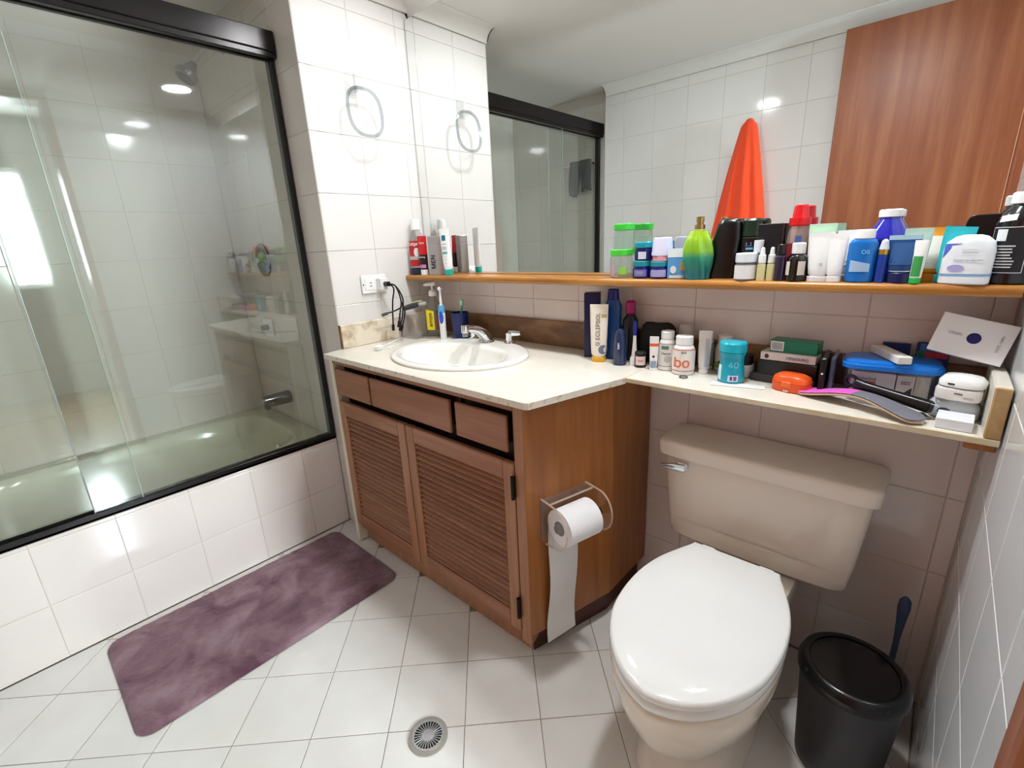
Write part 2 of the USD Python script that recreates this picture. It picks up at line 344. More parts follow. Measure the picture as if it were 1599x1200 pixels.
for a in ((-1.11, -.90),): t.add('pane', rbox(4.044, 4.048, a[0], a[1], 1.04, 1.96, .0003), clear('#f8fdfd'), smooth=False)

# ------------------------------------------------------------------ bathtub and shower
def outline_ring(x0, x1, y0, y1, p, z, n=56):
    q = ringpts((x1 - x0) / 2, (y1 - y0) / 2, p, n); return np.column_stack([q[:, 0] + (x0 + x1) / 2, q[:, 1] + (y0 + y1) / 2, np.full(n, z)])
TUBM = plain('#cfcfbb', .14, coat=.25)
t = Thing('bathtub', 'pale greenish cream built-in bathtub behind the sliding glass doors', 'bathtub', (0, 0, 0))
R = [outline_ring(XB + .001, XA - .062, YE + .001, YJ - .001, 60, .06), outline_ring(XB + .001, XA - .062, YE + .001, YJ - .001, 60, .402), outline_ring(XB + .004, XA - .064, YE + .004, YJ - .004, 40, .406),
     outline_ring(XB + .052, XA - .10, YE + .07, YJ - .07, 5, .406), outline_ring(XB + .060, XA - .108, YE + .08, YJ - .08, 4, .400), outline_ring(XB + .075, XA - .122, YE + .12, YJ - .10, 3.6, .34),
     outline_ring(XB + .10, XA - .15, YE + .2, YJ - .135, 3.4, .15), outline_ring(XB + .13, XA - .19, YE + .27, YJ - .18, 3.2, .095), outline_ring(XB + .2, XA - .26, YE + .36, YJ - .26, 3, .085)]
m = rings(R, True, True); t.add('basin', m, TUBM, smooth=40)
t.add('overflow_plate', place(lathe([(0, .034), (.004, .034), (.010, .026), (.011, .001)], 24), rx=78, t=(-.55, YJ - .118, .285)), CHROME)
t.add('drain', place(lathe([(0, .026), (.004, .025), (.005, .001)], 24), t=(-.55, YJ - .31, .085)), CHROME)

GLASS = usdkit.material(stage, '/World/Looks/shower_glass', {
    't': ('transparent_bsdf', dict(color=(.935, .948, .925))), 'g': ('glossy_bsdf', dict(color=(1, 1, 1), roughness=.018)), 'f': ('layer_weight', dict(blend=.5)), 'pw': ('math', dict(math_type='power', value2=4.)), 'ml': ('math', dict(math_type='multiply_add', value2=.75, value3=.078)), 'm': ('mix_closure', {}),
    'd': ('translucent_bsdf', dict(color=(.8, .82, .8))), 'd2': ('diffuse_bsdf', dict(color=(.8, .82, .8))), 'dm': ('mix_closure', dict(fac=.5)), 'x': ('mix_closure', {}),
    'geo': ('geometry', {}), 'mp': ('mapping', dict(scale=(1., 3., .8))), 'n': ('noise_texture', dict(scale=3., detail=4.)), 'r': ('map_range', dict(from_min=.35, from_max=.75, to_min=.004, to_max=.022, clamp=True))},
    [('f.facing', 'pw.value1'), ('pw.value', 'ml.value1'), ('ml.value', 'm.fac'), ('t.BSDF', 'm.closure1'), ('g.BSDF', 'm.closure2'), ('d.BSDF', 'dm.closure1'), ('d2.BSDF', 'dm.closure2'), ('geo.position', 'mp.vector'), ('mp.vector', 'n.vector'), ('n.fac', 'r.value'),
     ('r.result', 'x.fac'), ('m.closure', 'x.closure1'), ('dm.closure', 'x.closure2')], surface='x.closure')
t = Thing('shower_door', 'sliding glass shower door in dark bronze frame over bathtub', 'shower door', (XA, 0, .414))
z_ = lambda z: z - .414
t.add('header_rail', cat_([rbox(-.034, .030, YE + .002, YJ - .002, z_(1.868), z_(1.932), .003), rbox(.004, .026, YE + .002, YJ - .002, z_(1.850), z_(1.868), .002), rbox(-.030, -.012, YE + .002, YJ - .002, z_(1.850), z_(1.868), .002)]), BRONZE, smooth=False)
t.add('bottom_track', cat_([rbox(-.034, .002, YE + .002, YJ - .002, 0, .010, .002), rbox(-.002, .002, YE + .002, YJ - .002, 0, .024, .001), rbox(-.035, -.031, YE + .002, YJ - .002, 0, .024, .001)]), BRONZE, smooth=False)
t.add('side_jamb', rbox(-.030, .001, YJ - .022, YJ - .001, .010, z_(1.868), .002), BLACK, smooth=False); t.add('side_jamb', rbox(-.030, .001, YE + .001, YE + .022, .010, z_(1.868), .002), BLACK, smooth=False)
t.add('glass_panel', rbox(-.009, -.004, -1.268, YJ - .023, .011, z_(1.862), .0006), GLASS, smooth=False, label='clear glass panel next to the washbasin')
t.add('glass_panel', rbox(-.026, -.021, YE + .023, -1.143, .011, z_(1.862), .0006), GLASS, smooth=False, label='clear glass panel at the far end')
EDGE = plain('#b9c4bb', .3)
t.add('edge_strip', rbox(-.0275, -.0195, -1.1435, -1.1405, .011, z_(1.862), .0004), EDGE, smooth=False); t.add('edge_strip', rbox(-.0095, -.0035, -1.2705, -1.2675, .011, z_(1.862), .0004), plain('#8d968f', .3), smooth=False)

t = Thing('shower_fixture', 'chrome shower head on a bent arm high on the tub wall', 'shower head', (-.60, YJ, 2.01))
t.add('flange', place(lathe([(0, .03), (.004, .029), (.010, .014), (.011, .001)], 24), rx=90, t=(0, 0, 0)), CHROME)
t.add('arm', tube(curve([(0, .0, 0), (0, -.04, -.006), (0, -.09, -.05), (0, -.118, -.085)]), .0095, 10), CHROME)
h_ = place(lathe([(-.075, .001), (-.074, .030), (-.068, .040), (-.050, .040), (-.040, .030), (-.012, .016), (.0, .013), (.002, .001)], 32), rx=-36, t=(0, -.118, -.085))
hp = t.add('spray_bell', h_, DARKCHROME)
t.add('spray_face', place(lathe([(-.0765, .001), (-.0765, .030), (-.0745, .031)], 24), rx=-36, t=(0, -.118, -.085)), plain('#505256', .4, .3), parent=hp)
t = Thing('shower_valve', 'chrome round mixer plate with clear knob on tub wall', 'tap', (-.60, YJ, 1.175))
t.add('plate', place(lathe([(0, .074), (.004, .073), (.012, .050), (.016, .024), (.017, .001)], 36), rx=90), DARKCHROME)
t.add('stem', place(lathe([(0, .014), (.045, .013)], 16), rx=90, t=(0, -.012, 0)), CHROME)
kn = [(0, .010), (.008, .024), (.020, .029), (.036, .027), (.046, .018), (.048, .001)]
t.add('knob', place(loft([(z, a * (1.), a, 2., 0, 0) for z, a in kn], 10), rx=90, t=(0, -.046, 0)), clear('#f4f0e6', .18, '#d8d2c4'), smooth=20)
t = Thing('soap_dish', 'small clear acrylic soap dish on a black post below mixer', 'soap dish', (-.68, YJ, .862))
t.add('wall_plate', rbox(-.052, .052, -.008, -.001, -.042, .042, .002), clear('#f6faf8', .8, '#fafcfb'))
t.add('post', place(lathe([(0, .013), (.03, .012), (.032, .001)], 16), rx=90, t=(0.005, -.008, 0)), BLACK)
t.add('tray', rbox(-.06, .06, -.12, -.040, -.026, -.018, .003), clear('#f4f8f6', .3, '#e8ecea'))
t = Thing('tub_spout', 'chrome tub spout low on the wall above bathtub rim', 'tap', (-.60, YJ, .525))
t.add('body', place(loft(S((0, .030, .030), (.004, .032, .032), (.06, .029, .030), (.115, .024, .027), (.128, .020, .024), (.130, .001, .001)), 24), rx=90), DARKCHROME)
t.add('outlet', place(lathe([(0, .015), (.016, .016)], 16), t=(0, -.108, -.036)), DARKCHROME)

# bar with dark cloths on the far tub wall, seen in the mirror
t = Thing('towel_bar', 'thin metal towel bar on the far tub wall', 'towel bar', (0, YE, 1.70))
t.add('bar', tube([(-.48, .05, 0), (-.205, .05, 0)], .007, 10), CHROME)
for x in (-.47, -.215): t.add('bracket', tube([(x, .001, 0), (x, .05, 0)], .010, 10), CHROME)
def cloth(x0, x1, z0, z1, th, folds, amp, nx=36, nz=16, seed=0, waist=0.):
    """a hanging cloth, folded over: two wavy faces, with thickness"""
    V = []; 
    for side in (1, -1):
        for j in range(nz + 1):
            k = j / nz; z = z1 + (z0 - z1) * k
            for i in range(nx + 1):
                u = i / nx; w = 1 - waist * (1 - k) ** .8
                x = (x0 + x1) / 2 + (u - .5) * (x1 - x0) * w
                wob = amp * (.35 + .65 * k) * math.sin(folds * 2 * math.pi * u + seed + .7 * math.sin(3 * k + seed)) + .3 * amp * math.sin(11 * u + 5 * k + seed)
                edge = min(1., 12 * min(u, 1 - u) + .08)
                V.append((x + .006 * math.sin(5 * k + seed + 4 * u), wob + side * th / 2 * edge, z + .008 * math.sin(7 * u + seed) * k))
    F = []; W = nx + 1; O = (nz + 1) * W
    for j in range(nz):
        for i in range(nx):
            a = j * W + i; F += [(a, a + W, a + 1), (a + 1, a + W, a + W + 1)]; b = a + O; F += [(b, b + 1, b + W), (b + 1, b + W + 1, b + W)]
    for i in range(nx):
        F += [(i, i + 1, O + i), (i + 1, O + i + 1, O + i)]; a = nz * W + i; F += [(a, O + a, a + 1), (a + 1, O + a, O + a + 1)]
    for j in range(nz):
        a = j * W; F += [(a, O + a, a + W), (a + W, O + a, O + a + W)]; a += nx; F += [(a, a + W, O + a), (a + W, O + a + W, O + a)]
    m = trimesh.Trimesh(np.array(V), np.array(F), process=False); m.fix_normals(); return m
one('cloth', cloth(-.385, -.305, 1.50, 1.722, .03, 1.2, .012, seed=2), plain('#15151b', .9), 'black cloth draped at left over the far towel bar', 'cloth', (0, YE + .05, 0), smooth=60)
one('cloth', cloth(-.298, -.215, 1.53, 1.725, .03, 1.2, .012, seed=4), plain('#191a22', .9), 'black cloth hanging at right on the far towel bar', 'cloth', (0, YE + .05, 0), smooth=60)

# ------------------------------------------------------------------ countertop, splashbacks, lower stone shelf
HC = .832
sink_c, sa, sb = (.483, -.272), .268, .212
top = Polygon([(.001, YW - .001), (.001, YJ - .001), (.022, -.539), (1.012, -.539), (1.021, -.533), (1.1027, -.218), (1.1027, YW - .001)])
hole = Polygon(ringpts(sa - .02, sb - .02, 2, 48) + np.array(sink_c))
t = Thing('countertop', 'worn cream travertine washbasin countertop with chipped edges', 'countertop', (0, 0, HC - .018))
t.add('slab', prism(top.buffer(-.004).difference(hole), 0, .018), TRAV, smooth=False)
t.add('worn_edge', prism(top.difference(top.buffer(-.007)), .0002, .0174), TRAVW, smooth=False, label='pitted brownish worn edge of the stone')
t = Thing('backsplash', 'low stained travertine splashback along the left wall', 'backsplash', (0, 0, HC))
t.add('stone', rbox(.0005, .016, YJ + .001, -.0, .0005, .092, .002), TRAVL)
t.add('end_face', rbox(.0005, .016, YJ - .0025, YJ + .0008, .0005, .092, .001), TRAVB, label='rough brown sawn end of the stone')
t = Thing('backsplash', 'brown marbled travertine splashback behind the basin tap', 'backsplash', (.018, YW, HC))
t.add('stone', rbox(0, 1.085, -.016, -.0005, .0005, .092, .002), TRAVB)
t.add('stone', rbox(1.087, RX - .02, -.016, -.0005, .0005, .076, .002), TRAVB, label='lower run of the splashback behind the bottles')
t = Thing('lower_shelf', 'cream travertine shelf slab over the toilet tank', 'shelf', (0, 0, HC - .013))
t.add('slab', rbox(1.104, RX - .001, -.213, YW - .001, 0, .0128, .001), TRAV)
t.add('worn_edge', rbox(1.104, RX - .001, -.2185, -.2132, 0, .0125, .001), mixmat('travertine_sawn_edge', '#cbb894', '#e2d6be', nscale=12., rough=.5))
t.add('end_board', rbox(RX - .024, RX - .001, -.213, -.001, .013, .108, .003), TRAV, label='upright stone end piece against the right wall')
t.add('end_board_face', rbox(RX - .0235, RX - .0015, -.2182, -.2132, .013, .107, .002), mixmat('raw_stone_face', '#a5804f', '#c9a878', nscale=14., rough=.7), label='raw tan front face of the end piece')
t.add('support_block', rbox(1.786, RX - .001, -.20, -.16, -.018, -.0005, .002), WOOD, label='small wooden support block under the shelf end')

# ------------------------------------------------------------------ vanity cabinet
t = Thing('vanity_cabinet', 'orange-brown wooden vanity cabinet with louvred doors under the basin', 'cabinet', (0, 0, 0))
Q = [(.976, -.508), (1.0655, -.215), (1.0655, YW - .002)]
t.add('carcass', prism(Polygon([(.03, YW - .003), (.03, -.468), (.955, -.468), (1.045, -.2), (1.045, YW - .003)]).difference(Polygon(ringpts(.25, .2, 2, 40) + np.array(sink_c))), .09, .812), WOODGAP, smooth=False)
t.add('front_board', rbox(.031, .949, -.4698, -.4684, .636, .7888, .0003), WOODGAP, smooth=False)
t.add('carcass_floor', prism(Polygon([(.03, -.05), (.03, -.468), (.955, -.468), (1.04, -.2), (1.04, -.05)]), .0865, .0898), WOODGAP, smooth=False)
def slab2(p, q, th, z0, z1):
    p, q = np.array(p), np.array(q); e = (q - p) / np.linalg.norm(q - p); n_ = np.array([e[1], -e[0]])
    return prism(Polygon([p, q, q - n_ * th, p - n_ * th]), z0, z1)
t.add('side_panel', slab2((.985, -.515), (1.0655, -.215), .016, .098, .8125), WOOD, smooth=False, label='slanted front part of the side panel')
t.add('side_panel', slab2((1.0655, -.2149), (1.0655, YW - .003), .016, .098, .8125), WOOD, smooth=False, label='rear part of the side panel, square to the wall')
t.add('corner_post', prism(Polygon([(.950, -.514), (.9842, -.514), (.980, -.500), (.972, -.469), (.950, -.469)]), .062, .8125), WOODV, smooth=False)
t.add('top_rail', rbox(.026, .949, -.514, -.470, .7895, .8125, .002), WOODH, smooth=False)
t.add('bottom_rail', rbox(.026, .949, -.495, -.469, .062, .092, .002), WOODH, smooth=False)
t.add('toe_kick', rbox(.03, .9565, -.475, -.46, .0, .0618, .001), WOODV, smooth=False)
t.add('toe_side', slab2((.958, -.475), (1.040, -.190), .014, 0, .0975), plain('#4a2110', .5), smooth=False, label='recessed base board of the side with shadow in its colour'); t.add('toe_side', slab2((1.040, -.1899), (1.040, YW - .003), .014, 0, .0975), plain('#4a2110', .5), smooth=False)  # shadow under the side panel is painted into this brown
t.add('filler_strip', rbox(.0015, .0245, -.513, YJ - .003, .002, .8125, .002), CREAM, label='cream painted filler strip at the wall')
for x0, x1 in ((.034, .265), (.277, .700), (.724, .925)):
    d = t.add('drawer', rbox(x0, x1, -.515, -.503, .668, .772, .003), WOODH, smooth=False)
    t.add('drawer_box', rbox(x0 + .02, x1 - .02, -.5028, -.4695, .680, .758, .001), WOODGAP, parent=d, smooth=False)
t.add('divider', rbox(.7085, .7205, -.485, -.469, .66, .779, .001), WOODGAP, smooth=False); t.add('divider', rbox(.2675, .2745, -.485, -.469, .66, .779, .001), WOODGAP, smooth=False)
for x0, x1 in ((.030, .458), (.464, .944)):
    d = t.add('door', rbox(x0 + .041, x1 - .041, -.4962, -.4952, .151, .583, .0003), WOODGAP, smooth=False)
    for xs in (x0, x1 - .040): t.add('stile', rbox(xs, xs + .040, -.515, -.495, .093, .640, .003), WOODV, parent=d, smooth=False)
    t.add('rail', rbox(x0 + .0402, x1 - .0402, -.5148, -.4952, .584, .640, .003), WOODH, parent=d, smooth=False)
    t.add('rail', rbox(x0 + .0402, x1 - .0402, -.5148, -.4952, .093, .150, .003), WOODH, parent=d, smooth=False)
    ns = 22; st = (.584 - .150) / ns
    for k in range(ns):
        m = place(rbox(x0 + .0405, x1 - .0405, -.0085, .0085, -.0026, .0026, .001), rx=38, t=(0, -.5045, .150 + st * (k + .5)))
        t.add('slat', m, WOODH, parent=d, smooth=False)
for z in (.575, .185):
    t.add('hinge', cat_([rbox(.9445, .9496, -.521, -.513, z - .032, z + .032, .001), tube([(.947, -.523, z - .034), (.947, -.523, z + .034)], .0055, 10)]), plain('#1c1714', .4, .7))

# ------------------------------------------------------------------ washbasin and tap
t = Thing('washbasin', 'white oval drop-in washbasin set in the countertop', 'washbasin', (sink_c[0], sink_c[1], HC))
def el(a, b, z, cx=0, cy=0, n=64):
    q = ringpts(a, b, 2, n); return np.column_stack([q[:, 0] + cx, q[:, 1] + cy, np.full(n, z)])
R = [el(sa - .03, sb - .03, -.14), el(sa - .026, sb - .026, -.02), el(sa - .024, sb - .024, .0006), el(sa, sb, .0006), el(sa + .001, sb + .001, .007), el(sa - .004, sb - .004, .0125), el(sa - .012, sb - .012, .0135),
     el(sa - .040, sb - .058, .0115, cy=-.030), el(sa - .050, sb - .066, .006, cy=-.030), el(sa - .056, sb - .072, -.006, cy=-.030), el(sa - .075, sb - .086, -.055, cy=-.030), el(sa - .12, sb - .115, -.105, cy=-.028), el(sa - .19, sb - .165, -.126, cy=-.02), el(.022, .022, -.131, cy=-.01)]
t.add('bowl', rings(R), PORC, smooth=50)
t.add('drain', place(lathe([(0, .021), (.003, .020), (.0035, .001)], 24), t=(0, -.01, -.1308)), CHROME)
t = Thing('basin_tap', 'chrome two-handle basin tap on the back of the washbasin', 'tap', (.455, -.105, HC + .0142))
def sweep_rect(P, w, h, n=14):
    R = []
    P = np.array(P); T = np.gradient(P, axis=0)
    for k, p_ in enumerate(P):
        T_ = T[k] / np.linalg.norm(T[k]); s_ = np.array([1., 0, 0]); u_ = np.cross(s_, T_); q = ringpts(w[k] / 2, h[k] / 2, 3.2, n)
        R.append(p_ + q[:, :1] * s_ + q[:, 1:] * u_)
    m = rings(R); m.fix_normals(); return m
P = curve([(0, 0, 0), (0, 0, .012), (0, -.014, .030), (0, -.040, .048), (0, -.066, .057), (0, -.096, .064)], 5); kk = np.linspace(0, 1, len(P))
t.add('spout', sweep_rect(P, .046 - .016 * kk, .046 - .024 * kk), CHROME, smooth=50)
t.add('spout_tip', place(lathe([(-.012, .013), (-.010, .0145), (.012, .0145), (.015, .012), (.016, .001)], 24), t=(0, -.104, .062)), CHROME)
t.add('base_plate', loft(S((0, .030, .024, 3), (.004, .029, .023, 3), (.007, .024, .019, 3)), 28), CHROME)
t.add('aerator', place(lathe([(-.014, .011), (0, .012)], 16), t=(0, -.104, .050)), DARKCHROME)
for sx in (-1, 1):
    x = .095 * sx
    hp = t.add('handle', cat_([place(lathe([(0, .022), (.004, .021), (.008, .016), (.026, .015), (.034, .016), (.038, .012), (.039, .001)], 20), t=(x, .028, 0)),
                               place(loft(S((0, .011, .007, 3), (.03, .010, .006, 3), (.055, .007, .004, 3)), 14), rx=0, ry=84 * sx, t=(x, .028, .034))]), CHROME)

# ------------------------------------------------------------------ upper wooden shelf
HS = 1.088
prof = [(YW - .002, -.022), (YW - .002, 0), (-.108, 0)] + [(-.108 - .009 * math.sin(a), -.011 + .011 * math.cos(a)) for a in np.linspace(.3, math.pi - .3, 7)] + [(-.108, -.022)]
m = rings([np.array([(x, y, z) for y, z in prof]) for x in (.001, RX - .012)]); m.fix_normals()
one('wooden_shelf', m, SHELFW, 'long bullnosed wooden shelf under the mirror', 'shelf', (0, 0, HS), smooth=30)

# ------------------------------------------------------------------ toilet
t = Thing('toilet', 'almond ceramic toilet with white closed lid beside the vanity', 'toilet', (1.43, 0, 0))
hw = np.array([(-.225, .103), (-.245, .110), (-.27, .122), (-.33, .147), (-.39, .162), (-.45, .167), (-.52, .163), (-.58, .149), (-.64, .118), (-.685, .077), (-.71, .036), (-.719, .0)])
def seat_ring(z, s=1., dy=0., n=29, yc=-.46, wide=1.):
    c = curve(np.column_stack([hw[:, 1], hw[:, 0]]), 6); d = np.r_[0, np.cumsum(np.linalg.norm(np.diff(c, axis=0), axis=1))]
    q = np.column_stack([np.interp(np.linspace(0, d[-1], n), d, c[:, k]) for k in (0, 1)])
    q[-1, 0] = 0
    full = np.vstack([q[::-1], q[1:] * [1, 1]])[:0]
    left = q * [-1, 1]
    loop = np.vstack([q[::-1], left[1:-1][0:0], left[:-1]])           # front tip, up the right side, then from the back left down to the front
    loop = np.vstack([q[::-1], left[:-1]])
    loop = (loop - [0, yc]) * [s * wide, s] + [0, yc + dy]
    return np.column_stack([loop, np.full(len(loop), z)])
t.add('lid', rings([seat_ring(.397, .975), seat_ring(.3975, .99), seat_ring(.404, 1.0), seat_ring(.411, .993), seat_ring(.4155, .965), seat_ring(.4185, .85), seat_ring(.4205, .6), seat_ring(.421, .3)]), SEATW, smooth=50)
t.add('seat', rings([seat_ring(.372, .95), seat_ring(.373, .985), seat_ring(.380, .998), seat_ring(.390, .996), seat_ring(.3958, .98)]), SEATW, smooth=50)
def egg(z, s, dy=0., w=1.): return seat_ring(z, s, dy, wide=w)
def foot(z, a, b, cy, p=2.4, n=57):
    tt = np.linspace(-math.pi / 2, 1.5 * math.pi, n + 1)[:-1]; c, s_ = np.cos(tt), np.sin(tt)
    return np.column_stack([a * np.sign(c) * abs(c) ** (2 / p), cy + b * np.sign(s_) * abs(s_) ** (2 / p), np.full(n, z)])
nn = len(seat_ring(.3))
t.add('bowl', rings([foot(0, .115, .235, -.36, 3, nn), foot(.012, .112, .232, -.36, 3, nn), foot(.05, .10, .215, -.36, 2.8, nn), foot(.12, .098, .205, -.37, 2.5, nn), egg(.19, .80, .02, .86), egg(.25, .92, .012, .95), egg(.31, .975, .004, .985), egg(.352, .985), egg(.366, .98), egg(.370, .95)]), ALM, smooth=50)
t.add('shank', loft(S((0, .10, .11, 3, 0, -.13), (.02, .098, .108, 3, 0, -.13), (.20, .10, .12, 3, 0, -.13), (.30, .125, .13, 4, 0, -.135), (.332, .12, .125, 4, 0, -.135)), 40), ALM)
TX = .0025
tank = S((.336, .205, .050, 4.5, TX, -.062), (.339, .214, .058, 4.5, TX, -.064), (.35, .222, .0635, 6, TX, -.066), (.42, .231, .068, 7.5, TX, -.066), (.602, .247, .070, 9, TX, -.066))
tk = t.add('tank', loft(tank, 72), ALM, smooth=40)
t.add('tank_panel', decal(tank, -.215, .222, .348, .405, .0015, 24, 4), ALM, parent=tk, smooth=60)
t.add('tank_lid', loft(S((.6025, .250, .074, 9, TX, -.068), (.604, .258, .084, 10, TX, -.070), (.636, .260, .087, 11, TX, -.071), (.6435, .2585, .0855, 11, TX, -.071), (.6475, .255, .082, 10, TX, -.071), (.6490, .249, .076, 10, TX, -.071), (.6495, .2, .05, 8, TX, -.071)), 96), ALM, smooth=50)
t.add('flush_lever', cat_([place(loft(S((0, .016, .011, 6), (.016, .016, .011, 6), (.018, .014, .009, 6)), 24), rx=90, t=(-.182, -.1335, .578)), place(loft(S((0, .011, .006, 4), (.04, .010, .006, 4), (.058, .006, .005, 3), (.070, .004, .004, 3)), 16), ry=-95, t=(-.170, -.155, .578))]), CHROME)
for x in (-.07, .07): t.add('hinge_cap', rbox(x - .02, x + .02, -.236, -.205, .3705, .402, .005), SEATW)

# ------------------------------------------------------------------ toilet paper
PX, PY = .985, -.515; PR = 74.98           # side panel frame: local x along the panel, local -y out of it
t = Thing('paper_holder', 'clear acrylic toilet paper holder screwed to cabinet side', 'paper holder', (PX, PY, 0), PR)
ACR = clear('#ffffff', .015, '#efe6de', 1.49)
t.add('back_plate', rbox(.045, .206, -.007, -.001, .405, .535, .002), ACR)
def arm(x):
    q = Polygon([(-.001, .405), (-.001, .535)] + [(-.06 - .05 * math.sin(a), .475 + .06 * math.cos(a)) for a in np.linspace(0, math.pi, 16)][0:16] + [(-.02, .405)])
    m = prism(q.buffer(0), 0, .005); v = np.array(m.vertices); m.vertices = np.column_stack([x + v[:, 2], v[:, 0], v[:, 1]]); m.fix_normals(); return m
t.add('side_arm', arm(.045), ACR, smooth=30); t.add('side_arm', arm(.203), ACR, smooth=30)
t.add('top_web', rbox(.0502, .2028, -.035, -.0072, .530, .535, .001), ACR)
t.add('spindle', tube([(.0505, -.064, .472), (.2025, -.064, .472)], .012, 14), plain('#3a211a', .35))
EDG = clear('#f6ece4', .45, '#e9d8c8', 1.49)  # light tan tubes added to paint the bright edges of the acrylic
for x in (.0475, .2055):
    t.add('polished_edge', tube([(x, -.002, .535), (x, -.03, .5352)] + [(x, -.06 - .05 * math.sin(a), .475 + .06 * math.cos(a)) for a in np.linspace(.15, math.pi, 16)] + [(x, -.02, .4055)], .0027, 6), EDG)
t.add('polished_edge', tube([(.052, -.0352, .5325), (.201, -.0352, .5325)], .0026, 6), EDG)
t = Thing('toilet_paper', 'white toilet paper roll with a long strip hanging down', 'toilet paper', (PX, PY, 0), PR)
PAP = plain('#f3f3f5', .9, bump=.15, bscale=160.)
q = Polygon(ringpts(.051, .051, 2, 48)).difference(Polygon(ringpts(.0205, .0205, 2, 32)))
m = prism(q, .060, .168); v = np.array(m.vertices); m.vertices = np.column_stack([v[:, 2], -.064 + v[:, 0], .472 + v[:, 1]]); m.fix_normals()
t.add('roll', m, PAP, smooth=40)
q = Polygon(ringpts(.0204, .0204, 2, 32)).difference(Polygon(ringpts(.0192, .0192, 2, 32)))
m = prism(q, .0595, .1685); v = np.array(m.vertices); m.vertices = np.column_stack([v[:, 2], -.064 + v[:, 0], .472 + v[:, 1]]); m.fix_normals()
t.add('core', m, plain('#4a2b22', .8), label='brown cardboard core')
V = []; F = []; nz = 30
for j in range(nz + 1):
    k = j / nz; z = .475 + (.058 - .475) * k; y = -.0148 + .004 * math.sin(9 * k) + .003 * k
    for i in range(9):
        u = i / 8; V.append((.062 + .102 * u - .008 * k + .003 * math.sin(6 * k), y + .0025 * math.sin(3 * u + 8 * k), z + .012 * (u - .5) * k))
n1 = len(V); V += [(x, y - .0009, z) for x, y, z in V]
for j in range(nz):
    for i in range(8):
        a = j * 9 + i; F += [(a, a + 1, a + 10), (a, a + 10, a + 9), (n1 + a, n1 + a + 10, n1 + a + 1), (n1 + a, n1 + a + 9, n1 + a + 10)]
t.add('hanging_strip', trimesh.Trimesh(np.array(V), np.array(F), process=False), PAP, smooth=True)

# ------------------------------------------------------------------ bin, brush, drain, rug
t = Thing('waste_bin', 'black plastic waste bin with round swing lid by the toilet', 'bin', (1.700, -.262, 0), 20)
t.add('body', loft(S((0, .078), (.004, .082), (.23, .096), (.252, .097), (.252, .090)), 48, True, False), plain('#2b2b30', .35), smooth=40)
t.add('rim', loft(S((.248, .0975), (.250, .103), (.262, .1035), (.276, .098), (.281, .088), (.279, .082)), 48, False, False), plain('#050506', .22), smooth=50)
t.add('flap', loft(S((.270, .0815), (.277, .0805), (.281, .06), (.282, .02)), 48), plain('#070708', .2), smooth=50)
for a in (200, 290): t.add('latch', place(rbox(-.008, .008, -.006, .006, .264, .274, .002), t=(.094 * math.cos(math.radians(a)), .094 * math.sin(math.radians(a)), 0)), BLACK)
t = Thing('toilet_brush', 'toilet brush with blue handle standing behind the bin', 'toilet brush', (1.765, -.075, 0))
t.add('holder', loft(S((0, .040), (.003, .043), (.12, .038), (.125, .036), (.125, .030)), 32), plain('#34384a', .4))
t.add('handle', loft(S((.10, .006), (.25, .006, .006), (.30, .009, .008), (.34, .0125, .009), (.36, .011, .008), (.37, .004, .003)), 16), plain('#3a4a6a', .4))
t = Thing('floor_drain', 'round metal floor drain grate set in the floor tiles', 'drain', (.916, -.852, 0))
ring_ = Polygon(ringpts(.050, .050, 2, 48)).difference(Polygon(ringpts(.037, .037, 2, 40)))
t.add('collar', prism(ring_, .0004, .003), plain('#a9a39a', .4, .6), smooth=False)
t.add('grate_ring', prism(Polygon(ringpts(.0405, .0405, 2, 40)).difference(Polygon(ringpts(.035, .035, 2, 40))), .003, .0045), plain('#c9c9c9', .3, .8), smooth=False)
t.add('pit', prism(Polygon(ringpts(.037, .037, 2, 40)), .0003, .0008), BLACKM, smooth=False)
t.add('hub', lathe([(.0009, .016), (.0042, .0155), (.0046, .001)], 24), plain('#c9c9c9', .3, .8))
for k in range(28): t.add('bar', place(rbox(.0145, .0355, -.0011, .0011, .001, .0042, .0003), rz=k * 360 / 28), plain('#c9c9c9', .3, .8), smooth=False)

# bath mat
nx, ny = 110, 180; LX, LY = .475, .815; V = []; F = []
for i in range(nx + 1):
    for j in range(ny + 1):
        u, v = (i / nx - .5) * LX, (j / ny - .5) * LY; rc = .045
        dx, dy = max(abs(u) - (LX / 2 - rc), 0), max(abs(v) - (LY / 2 - rc), 0); d = math.hypot(dx, dy)
        if d > rc and d > 0: u, v = math.copysign(LX / 2 - rc + dx * rc / d, u) if dx else u, math.copysign(LY / 2 - rc + dy * rc / d, v) if dy else v
        e = min(LX / 2 - abs(u), LY / 2 - abs(v)); e = min(e, rc - min(d, rc)) if dx and dy else e
        V.append((u, v, .016 * min(1., (max(e, 0) / .014)) ** .5 + .001))
V = np.array(V); V[:, 2] += np.where(V[:, 2] > .012, .0045 * (meshkit.fbm(V * [22, 22, 0], 4, 3) - .5) + .003 * (meshkit.noise(V * [160, 160, 0], 5) - .5), 0)
for i in range(nx):
    for j in range(ny):
        a = i * (ny + 1) + j; b = a + ny + 1; F += [(a, b, b + 1), (a, b + 1, a + 1)]
E_ = [i * (ny + 1) for i in range(nx + 1)]
